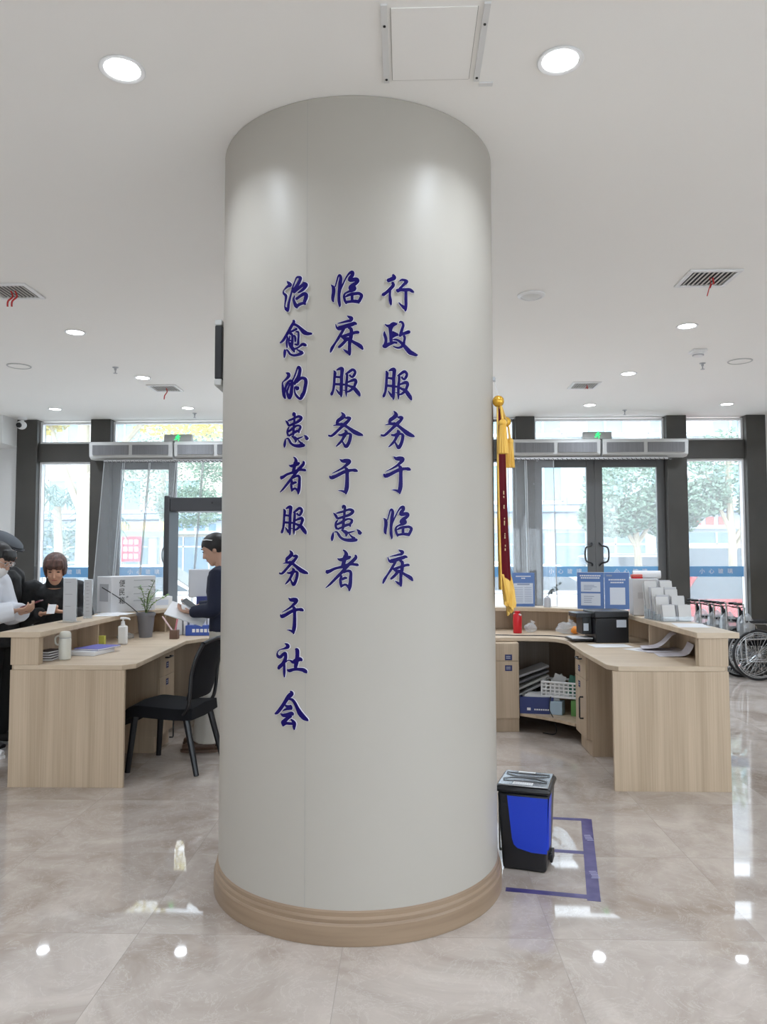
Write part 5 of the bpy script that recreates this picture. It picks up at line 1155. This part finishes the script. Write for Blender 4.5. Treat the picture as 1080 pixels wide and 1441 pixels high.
# two visitors at the left edge
J = joints(head=(0, -.17, 1.475), neck=(0, -.07, 1.35), chest=(0, -.03, 1.18), pitch=R(30), shL=(-.165, -.05, 1.30), shR=(.165, -.05, 1.30), elL=(-.21, -.13, 1.06), elR=(.21, -.13, 1.06), wrL=(-.05, -.345, 1.10), wrR=(.06, -.325, 1.08), hdL=(.25, -1, .15), hdR=(-.2, -1, .15), pelvis=(0, 0, .88))
person('person in white coat, face mask and glasses reading a phone at the left edge', (-3.16, 5.56, 0), R(84), J, M_skin, [('top', M_whitec, dict(name='coat', g=.026, sleeve=.02, long=.05)), ('bottom', M_whitec, {}), ('shoes', M_white, dict(sole=M_white)), ('hair', M_hair, dict(front=.045, back=-.075, fringe=.03)), ('mask', M_white, {}), ('glasses', M_silver, {})])
J = joints(head=(0, -.05, 1.535), pitch=R(16), neck=(0, -.01, 1.40), elL=(-.215, .03, 1.07), elR=(.215, .03, 1.07), wrL=(-.22, -.03, .84), wrR=(.22, -.03, .84), hdL=(0, -.15, -1), hdR=(0, -.15, -1), pnL=(1, 0, 0), pnR=(-1, 0, 0), curl=.3)
person('person in black coat and grey flat cap standing behind the white-coated visitor', (-3.24, 6.02, 0), R(82), J, M_skin, [('top', M_coat, dict(name='coat', g=.045, long=.12, collar=(M_coat, .07))), ('bottom', mat('black_trousers', (.01, .01, .011), .8), dict(g=.02)), ('shoes', mat('black_sneaker', (.012, .012, .013), .6), dict(sole=M_grey)), ('hair', M_hair, dict(front=.05, back=-.06)), ('cap', mat('cap_grey_wool', (.085, .095, .11), .8), {})])
def phone(label, loc, rot, m):
    t = thing('phone', label, 'phone', loc); t.rotation_euler = rot
    MB().cbox((0, 0, 0), (.075, .15, .008)).build('case', m, t, bevel=.003); MB().cbox((0, 0, .0046), (.068, .142, .001)).build('screen', M_black, t)
phone('phone with dark screen held by the woman in the navy sweater', (-1.655, 5.875, 1.115), (R(35), R(-15), R(70)), M_grey)
phone('phone in a dark red case held by the white-coated visitor', (-2.735, 5.545, 1.145), (R(20), 0, R(-84)), mat('case_red', (.18, .03, .05), .4))
for i in range(2):
    o = MB().box((-.105, -.15, 0), (.105, .15, .0015)).build('paper_sheet', M_paper); o.location = (-1.69, 5.90, 1.045 + .005 * i); o.rotation_euler = (R(20), R(-24), R(88)); tag(o, ('lower', 'upper')[i] + ' white sheet held by the woman in the navy sweater', 'paper', 'sheets held by the standing woman')
o = MB().box((-.03, -.045, 0), (.03, .045, .0015)).build('paper_slip', M_paper); o.location = (-2.80, 6.00, 1.075); o.rotation_euler = (R(50), 0, R(10)); tag(o, 'small pale slip held by the woman in the black jacket', 'paper')

# ------------------------------------------------------------------ wheelchairs
def make_wheelchair(x, y, label):
    t = thing('wheelchair', label, 'wheelchair', (x, y, 0), R(-3), 'folded wheelchairs in a row by the right wall')
    for s in (-1, 1):
        w_ = MB().torus((0, s * .105, .30), .288, .014, 'Y', 48, 8).build('wheel', M_black, t)
        MB().torus((0, s * .105, .30), .268, .007, 'Y', 48, 6).torus((0, s * .125, .30), .25, .006, 'Y', 40, 6).cyl((0, s * .085, .30), (0, s * .13, .30), .022, 14).build('rim', M_steel, w_)
        sp = MB()
        for i in range(28):
            a = 2 * PI * i / 28; sp.tube([(.02 * math.cos(a + .5), s * .105 + .01 * (-1) ** i, .30 + .02 * math.sin(a + .5)), (.265 * math.cos(a), s * .105, .30 + .265 * math.sin(a))], .0022, 4)
        sp.build('spokes', M_steel, w_)
        c = MB().torus((.37, s * .09, .09), .077, .013, 'Y', 28, 7).build('caster', M_black, t)
        MB().cyl((.37, s * .09 - .012, .09), (.37, s * .09 + .012, .09), .03, 12).tube([(.37, s * .09, .09), (.34, s * .09, .21)], .012, 7).build('caster_fork', M_steel, c)
        f = MB()
        f.tube(spl([(-.25, s * .085, .90), (-.17, s * .085, .90), (-.15, s * .085, .86), (-.14, s * .085, .6), (-.12, s * .085, .2)], 4), .011, 8)
        f.tube([(-.14, s * .085, .48), (.30, s * .085, .50), (.40, s * .085, .42), (.50, s * .085, .14)], .011, 8)
        f.tube([(-.12, s * .085, .22), (.34, s * .085, .22), (.34, s * .085, .50)], .011, 8); f.tube([(-.14, s * .085, .67), (.16, s * .085, .67), (.20, s * .085, .60), (.20, s * .085, .5)], .010, 8); f.build('side_frame', M_steel, t)
        MB().tube([(-.26, s * .085, .90), (-.17, s * .085, .90)], .015, 10).tube([(-.28, s * .085, .875), (-.20, s * .085, .85), (-.15, s * .085, .87)], .006, 6).build('grip', M_black, t)
        MB().cbox((.02, s * .085, .69), (.30, .045, .03)).build('armrest', M_black, t, bevel=.008); MB().cbox((.52, s * .07, .13), (.14, .02, .09)).build('footplate', M_black, t, bevel=.005)
    MB().tube([(-.1, -.085, .22), (.28, .085, .5)], .009, 7).tube([(-.1, .085, .22), (.28, -.085, .5)], .009, 7).build('cross_brace', M_steel, t)
    b = MB()
    for s in (-1, 1): b.add([(-.145, s * .08, .48), (-.145, 0, .44), (-.145, 0, .80), (-.145, s * .08, .86), (-.13, s * .08, .48), (-.13, 0, .44), (-.13, 0, .80), (-.13, s * .08, .86)], [(0, 1, 2, 3), (4, 5, 6, 7), (0, 1, 5, 4), (1, 2, 6, 5), (2, 3, 7, 6), (3, 0, 4, 7)])
    b.build('back_cloth', M_blackmatte, t)
    MB().box((-.1, -.03, .40), (.28, .03, .50)).build('seat_cloth', M_blackmatte, t, bevel=.01)
    rr = random.Random(5); m = MB().ball((-.10, 0, .62), (.10, .12, .17), 16, 10); m.v = [(x * (1 + rr.uniform(-.05, .05)) , yy * (1 + rr.uniform(-.1, .1)), z + rr.uniform(-.015, .015)) for x, yy, z in m.v]
    m.build('plastic_wrap', M_wrap, t, smooth=False)
    return t
wc = make_wheelchair(4.20, 9.40, 'folded wheelchair with spoked wheels in the row at right, nearest to the viewer')
for x, y, lb in ((4.10, 9.66, 'folded wheelchair, second in the row counting from the viewer'), (4.05, 9.92, 'folded wheelchair, third in the row counting from the viewer'), (3.98, 10.18, 'folded wheelchair, last of the row next to the window')): copy_tree(wc, (x, y, 0), label=lb)

# ------------------------------------------------------------------ street outside
GZ = -.15
struct('pavement', MB().box((-60, YW + .16, GZ - .2), (60, 21.5, GZ)), noise_mix(mat('paving', (.45, .45, .44), .7), (.48, .48, .47), (.56, .56, .55), (2, 2, 2)), 'pale paved forecourt outside the windows', 'pavement', smooth=False)
struct('pavement_side', MB().box((XR + .21, -45, GZ - .2), (60, YW + .159, GZ)), MATS['paving'], 'pale paved ground along the right side of the building', 'pavement', smooth=False)
struct('pavement_rear', MB().box((-60, -45, GZ - .2), (XR + .209, YB - .21, GZ)), MATS['paving'], 'pale paved ground behind the building', 'pavement', smooth=False)
struct('road', MB().box((-60, 21.5, GZ - .25), (60, 29, GZ - .05)), mat('asphalt', (.28, .29, .30), .8), 'grey asphalt street beyond the forecourt', 'road', smooth=False)
struct('far_pavement', MB().box((-60, 29, GZ - .2), (60, 90, GZ)), mat('paving2', (.45, .45, .44), .8), 'pale pavement on the far side of the street', 'pavement', smooth=False)
M_fac = noise_mix(mat('facade_white', (.62, .66, .68), .8), (.40, .44, .47), (.50, .53, .55), (.5, .5, .5))
M_fac2 = mat('facade_cream', (.44, .42, .36), .8)
M_win = mat('window_teal', (.22, .38, .40), .2); M_shop = mat('shop_glass', (.16, .24, .30), .2); M_sign = mat('fascia', (.50, .56, .62), .5); M_eave = mat('eave_blue', (.30, .44, .60), .5)
def building(label, x0, x1, y, h, m, floors, cols, shops):
    t = thing('building', label, 'building', ((x0 + x1) / 2, y, GZ)); a = (x1 - x0) / 2
    MB().box((-a, 0, 0), (a, 8, h)).build('wall', m, t)
    MB().box((-a, -1.1, 3.5), (a, 0, 3.75)).build('eave', M_eave, t); MB().box((-a, -.25, 2.75), (a, 0, 3.45)).build('shop_fascia', M_sign, t); MB().box((-a, -.15, h), (a, 8, h + .3)).build('parapet', m, t)
    for i in range(shops):
        x = -a + (i + .5) * 2 * a / shops; q = a / shops - .25
        s = MB().box((x - q, -.05, .15), (x + q, .0, 2.6)).build('shop_front', M_shop, t); f = MB()
        for u in (-.33, .33): f.box((x + q * u - .04, -.09, .15), (x + q * u + .04, -.051, 2.6))
        f.box((x - q, -.09, 2.05), (x + q, -.051, 2.13)); f.build('shop_frame', M_sign, s)
        b = MB()
        for u in range(4): b.box((x - q * .5 + u * q * .28, -.29, 2.92), (x - q * .5 + u * q * .28 + q * .18, -.252, 3.28))
        b.build('sign_letters', mat('sign_letter_%d' % (i % 3), [(.62, .45, .12), (.2, .35, .6), (.6, .18, .15)][i % 3], .5), s)
    for r_ in range(floors):
        z = 3.95 + r_ * 3.0
        for c_ in range(cols):
            x = -a + (c_ + .5) * 2 * a / cols; w_ = a / cols * .62
            f = MB()
            for q in (((x - w_, z), (x - w_ + .07, z + 1.7)), ((x + w_ - .07, z), (x + w_, z + 1.7)), ((x - w_, z), (x + w_, z + .07)), ((x - w_, z + 1.63), (x + w_, z + 1.7)), ((x - .035, z), (x + .035, z + 1.7))): f.box((q[0][0], -.10, q[0][1]), (q[1][0], -.001, q[1][1]))
            f = f.box((x - w_ - .1, -.35, z - .12), (x + w_ + .1, 0, z - .02)).build('window', M_white, t); MB().box((x - w_ + .07, -.04, z + .07), (x + w_ - .07, -.002, z + 1.63)).build('pane', M_win, f)
            if c_ % 2: MB().box((x + w_ + .2, -.45, z - .1), (x + w_ + .95, -.05, z + .5)).build('air_conditioner', M_white, t)
    return t
building('pale block of flats over shops across the street, seen through the right entrance', 2.0, 24.0, 34, 11.5, M_fac, 2, 8, 5)
building('cream block of flats across the street, seen through the left windows', -32.0, -4.0, 40, 12.5, M_fac2, 2, 9, 6)
def leaves(m, c, r, n, s, rr, flat=.7):
    n = int(n * 4.5); s *= .42
    for i in range(n):
        d = Vector((rr.gauss(0, 1), rr.gauss(0, 1), rr.gauss(0, 1))).normalized(); k_ = rr.uniform(.35, 1) ** .5
        p = Vector(c) + Vector((d.x * r[0], d.y * r[1], d.z * r[2])) * k_
        u = Vector((rr.uniform(-1, 1), rr.uniform(-1, 1), rr.uniform(-.6, .6))).normalized(); w_ = u.cross(Vector((rr.uniform(-1, 1), rr.uniform(-1, 1), rr.uniform(-1, 1)))).normalized(); q = s * rr.uniform(.6, 1.3)
        m.add([p - u * q, p + w_ * q * .5, p + u * q, p - w_ * q * .5], [(0, 1, 2, 3)])
def leafmat(n, a, b): return noise_mix(mat(n, a, .6), a, b, (1.2, 1.2, 1.2))
M_lg = leafmat('foliage_green', (.12, .22, .16), (.26, .37, .27)); M_ly = leafmat('foliage_yellow', (.55, .44, .06), (.66, .60, .20)); M_ld = leafmat('foliage_dark', (.08, .16, .15), (.17, .27, .24))
M_bark = noise_mix(mat('pale_bark', (.52, .47, .40), .8), (.30, .26, .19), (.42, .38, .29), (3, 3, 1))
def tree(label, x, y, h, tr, blobs, m, seed, branches, n=900, ls=.16):
    t = thing('tree', label, 'tree', (x, y, GZ), group='trees outside the windows'); rr = random.Random(seed)
    b = MB().tube(spl([(0, 0, 0), (.03, 0, h * .4), (-.02, .02, h * .75), (.05, 0, h)], 5), [tr * (1 - .5 * i / 15) for i in range(16)], 10)
    for bx, by, z0, z1 in branches: b.tube(spl([(0, 0, z0), (bx * .5, by * .5, z0 + (z1 - z0) * .45), (bx, by, z1)], 5), [tr * .55 * (1 - .06 * i) for i in range(11)], 8)
    b.build('trunk', M_bark, t)
    l = MB()
    for c, r in blobs: leaves(l, c, r, n, ls, rr)
    l.build('crown', m, t, smooth=False); return t
tree('dense green street tree seen through the right entrance door', 6.3, 21, 3.2, .13, [((0, 0, 3.4), (1.5, 1.1, 1.0)), ((-.6, 0, 2.7), (1.0, .9, .6)), ((.9, .2, 2.9), (1.0, .9, .8))], M_lg, 1, [(-.7, 0, 1.8, 3.2), (.8, .1, 1.9, 3.3)])
tree('loose green street tree with pale branches seen through the far right window', 8.2, 19.5, 4.6, .12, [((.3, 0, 4.0), (1.4, 1.0, .9)), ((1.0, 0, 2.9), (.8, .7, .7)), ((-.5, .2, 3.1), (.6, .6, .5))], M_lg, 2, [(1.0, 0, 1.9, 3.6), (-.6, 0, 2.2, 3.8), (.7, .3, 1.6, 2.9)], 500)
tree('street tree with thick pale trunk and yellow leaves at the far left window', -7.7, 18, 6.2, .20, [((.3, 0, 6.2), (2.2, 1.6, 1.4)), ((2.4, .4, 5.6), (1.9, 1.3, 1.2)), ((-1.2, 0, 5.4), (1.0, 1.0, .9))], M_ly, 3, [(-.9, 0, 2.6, 5.0), (.7, .1, 2.9, 5.2), (1.8, .2, 3.4, 5.4)], 1000)
tree('green street tree seen through the plastic strips of the left entrance', -9.9, 30.8, 5.0, .16, [((.2, 0, 5.2), (2.3, 1.3, 1.9)), ((1.2, 0, 3.6), (1.5, 1.1, .9)), ((2.6, .3, 5.9), (1.9, 1.2, 1.3))], M_lg, 4, [(.7, 0, 2.0, 3.6)], 800)
t = thing('palm_tree', 'palm with drooping feathered fronds outside the far left window', 'tree', (-9.0, 19.5, GZ))
MB().tube([(0, 0, 0), (.06, 0, 1.4), (.0, 0, 2.9)], [.14, .11, .10], 10).build('trunk', mat('palm_bark', (.36, .32, .26), .9), t)
l = MB(); rr = random.Random(9)
for i in range(13):
    a = 2 * PI * i / 13 + .2; L = rr.uniform(1.4, 1.9); p = spl([(0, 0, 2.85), (math.cos(a) * L * .45, math.sin(a) * L * .45, 3.5 + rr.uniform(-.2, .3)), (math.cos(a) * L, math.sin(a) * L, 2.5 + rr.uniform(-.4, .4))], 9)
    l.tube(p, .012, 4)
    for q in range(3, len(p)):
        d = Vector((-math.sin(a), math.cos(a), 0))
        for s in (-1, 1): b0 = Vector(p[q]); e = b0 + d * s * .34 + Vector((0, 0, -.22)) + Vector((math.cos(a), math.sin(a), 0)) * .15; l.add([b0, b0 + Vector((0, 0, .02)), e, b0 + Vector((math.cos(a), math.sin(a), 0)) * .05], [(0, 1, 2, 3)])
l.build('fronds', M_ld, t, smooth=False)
for i, (x, y, w_, h_) in enumerate(((-14.2, 30.5, 1.9, 1.5), (-18.2, 31, 2.0, 1.6), (12.2, 31, 1.5, .8))):
    t = thing('shrub', ('round dark shrub behind the palm', 'wide dark shrub at the far left edge of the street', 'low green shrub before the shops at the far right')[i], 'shrub', (x, y, GZ), group='shrubs along the street'); l = MB(); leaves(l, (0, 0, h_), (w_, .8, h_), 900, .16, random.Random(20 + i)); l.build('foliage', M_ld, t, smooth=False); MB().tube([(0, 0, 0), (0, 0, h_)], .06, 7).build('stem', M_bark, t)
M_glassdark = mat('car_glass', (.10, .13, .15), .1)
def car(label, x, y, rz, L, W, Hh, m, van=False):
    t = thing('car' if not van else 'van', label, 'car' if not van else 'van', (x, y, GZ - (.05 if 21.5 < y < 29 else 0)), rz, 'cars parked outside')
    M = Matrix(((1, 0, 0, 0), (0, 0, 1, 0), (0, 1, 0, 0), (0, 0, 0, 1)))
    a = L / 2; hb = Hh * .60
    body = [(-a, .28), (-a + .05, hb * .85), (-a + .25, hb), (a - .9, hb), (a - .1, hb * .82), (a, .30), (a - .1, .20), (-a + .1, .20)]
    MB().prism(body, -W / 2, W / 2, M).build('car_body', m, t, bevel=.05, seg=3)
    top = [(-a + .15, hb), (-a + .45, Hh * .97), (-a + .9, Hh), (a - 1.9, Hh), (a - 1.05, hb)] if not van else [(-a + .08, hb), (-a + .12, Hh * .98), (-a + .3, Hh), (a - 1.1, Hh), (a - .55, hb)]
    MB().prism(top, -W / 2 + .08, W / 2 - .08, M).build('cabin', m, t, bevel=.05, seg=3)
    cx = sum(p[0] for p in top) / len(top); cz = hb + (Hh - hb) * .5
    inn = [(cx + (p[0] - cx) * .9, cz + (p[1] - cz) * .72) for p in top]
    for s in (-1, 1): MB().prism(inn, s * (W / 2 - .085), s * (W / 2 - .07), M).build('side_window', M_glassdark, t)
    fr = top[-1], top[-2]; re = top[0], top[1]
    for (p, q), nm in ((fr, 'windscreen'), (re, 'rear_window')):
        d = Vector((q[0] - p[0], 0, q[1] - p[1])); n = Vector((d.z, 0, -d.x)).normalized() * (.012 if nm == 'windscreen' else -.012) 
        c = [Vector((p[0], 0, p[1])) + d * .12 + n, Vector((p[0], 0, p[1])) + d * .9 + n]
        MB().add([(c[0].x, -W / 2 + .16, c[0].z), (c[0].x, W / 2 - .16, c[0].z), (c[1].x, W / 2 - .2, c[1].z), (c[1].x, -W / 2 + .2, c[1].z)], [(0, 1, 2, 3)]).build(nm, M_glassdark, t)
    for sx in (-a + .75, a - .8):
        for s in (-1, 1):
            w_ = MB().cyl((sx, s * (W / 2 - .2), .31), (sx, s * (W / 2 + .005), .31), .31, 24).build('wheel', M_black, t, bevel=.02); MB().cyl((sx, s * (W / 2 + .006), .31), (sx, s * (W / 2 + .012), .31), .19, 18).build('hubcap', M_silver, w_)
    l = MB()
    for s in (-1, 1): l.cbox((a - .03, s * (W / 2 - .25), hb * .68), (.08, .32, .12))
    l.build('headlights', M_paper, t); l = MB()
    for s in (-1, 1): l.cbox((-a + .02, s * (W / 2 - .2), hb * .75), (.06, .25, .16))
    l.build('tail_lights', M_red, t); return t
M_cw = mat('car_white', (.7, .71, .72), .25, coat=.6); M_cs = mat('car_silver', (.5, .53, .55), .28, metal=.3, coat=.5); M_cr = mat('car_red', (.45, .05, .05), .25, coat=.6); M_cy = mat('van_cream', (.62, .52, .33), .4)
car('dark red car parked close outside the far right window', 6.3, 13.4, R(4), 4.4, 1.8, 1.42, M_cr)
car('white car parked close outside the right entrance', 2.7, 15.9, R(-3), 4.5, 1.8, 1.45, M_cw)
car('silver car on the street behind the right entrance door', 7.1, 22.6, 0, 4.6, 1.85, 1.72, M_cs)
car('cream delivery van on the street outside the far right window', 9.3, 25, PI, 3.9, 1.8, 2.0, M_cy, True)
car('white car on the street left of the silver car', 2.6, 22.8, 0, 4.4, 1.8, 1.5, M_cw)
car('white car parked outside the left entrance', -5.2, 15.5, R(4), 4.4, 1.8, 1.45, M_cw)
car('silver car on the street outside the far left window', -10.5, 22.5, 0, 4.5, 1.8, 1.5, M_cs)
t = thing('street_sign', 'red notice board with white characters outside the left entrance', 'sign', (-7.3, 20.2, GZ)); MB().box((-.26, -.02, 1.48), (.26, .02, 2.15)).build('board', mat('sign_red', (.62, .06, .10), .5), t)
l = MB()
for r_ in range(3):
    for c_ in range(3): l.box((-.21 + .145 * c_, -.026, 1.56 + .19 * r_), (-.11 + .145 * c_, -.0205, 1.68 + .19 * r_))
l.build('characters', M_paper, t); MB().cyl((-.2, .04, 0), (-.2, .04, 1.6), .03, 8).cyl((.2, .04, 0), (.2, .04, 1.6), .03, 8).build('post', M_steel, t)
t = thing('kiosk_sign', 'yellow and green shop board above the red notice', 'sign', (-10.3, 29.6, GZ)); MB().box((-.9, 0, 2.6), (.9, .1, 2.95)).build('board', mat('sign_yellow', (.65, .5, .16), .5), t); MB().box((-.9, -.01, 2.35), (.9, .1, 2.58)).build('lower_board', mat('sign_green', (.25, .4, .25), .5), t)
for x in (-.8, .8): MB().cyl((x, .05, 0), (x, .05, 2.6), .05, 8).build('post', M_steel, t)
t = thing('street_railing', 'white metal railing along the far side of the street', 'railing', (4, 29.2, GZ)); r_ = MB()
for z in (.15, 1.1): r_.box((-9, -.03, z), (9, .03, z + .06))
r_.build('rails', M_white, t); r_ = MB()
for i in range(90): x = -9 + .2 * i; r_.box((x, -.015, .2), (x + .035, .015, 1.1))
r_.build('bars', M_white, t)
for i in range(7): MB().box((-9 + 3 * i - .05, -.05, 0), (-9 + 3 * i + .05, .05, 1.25)).build('post', M_white, t)
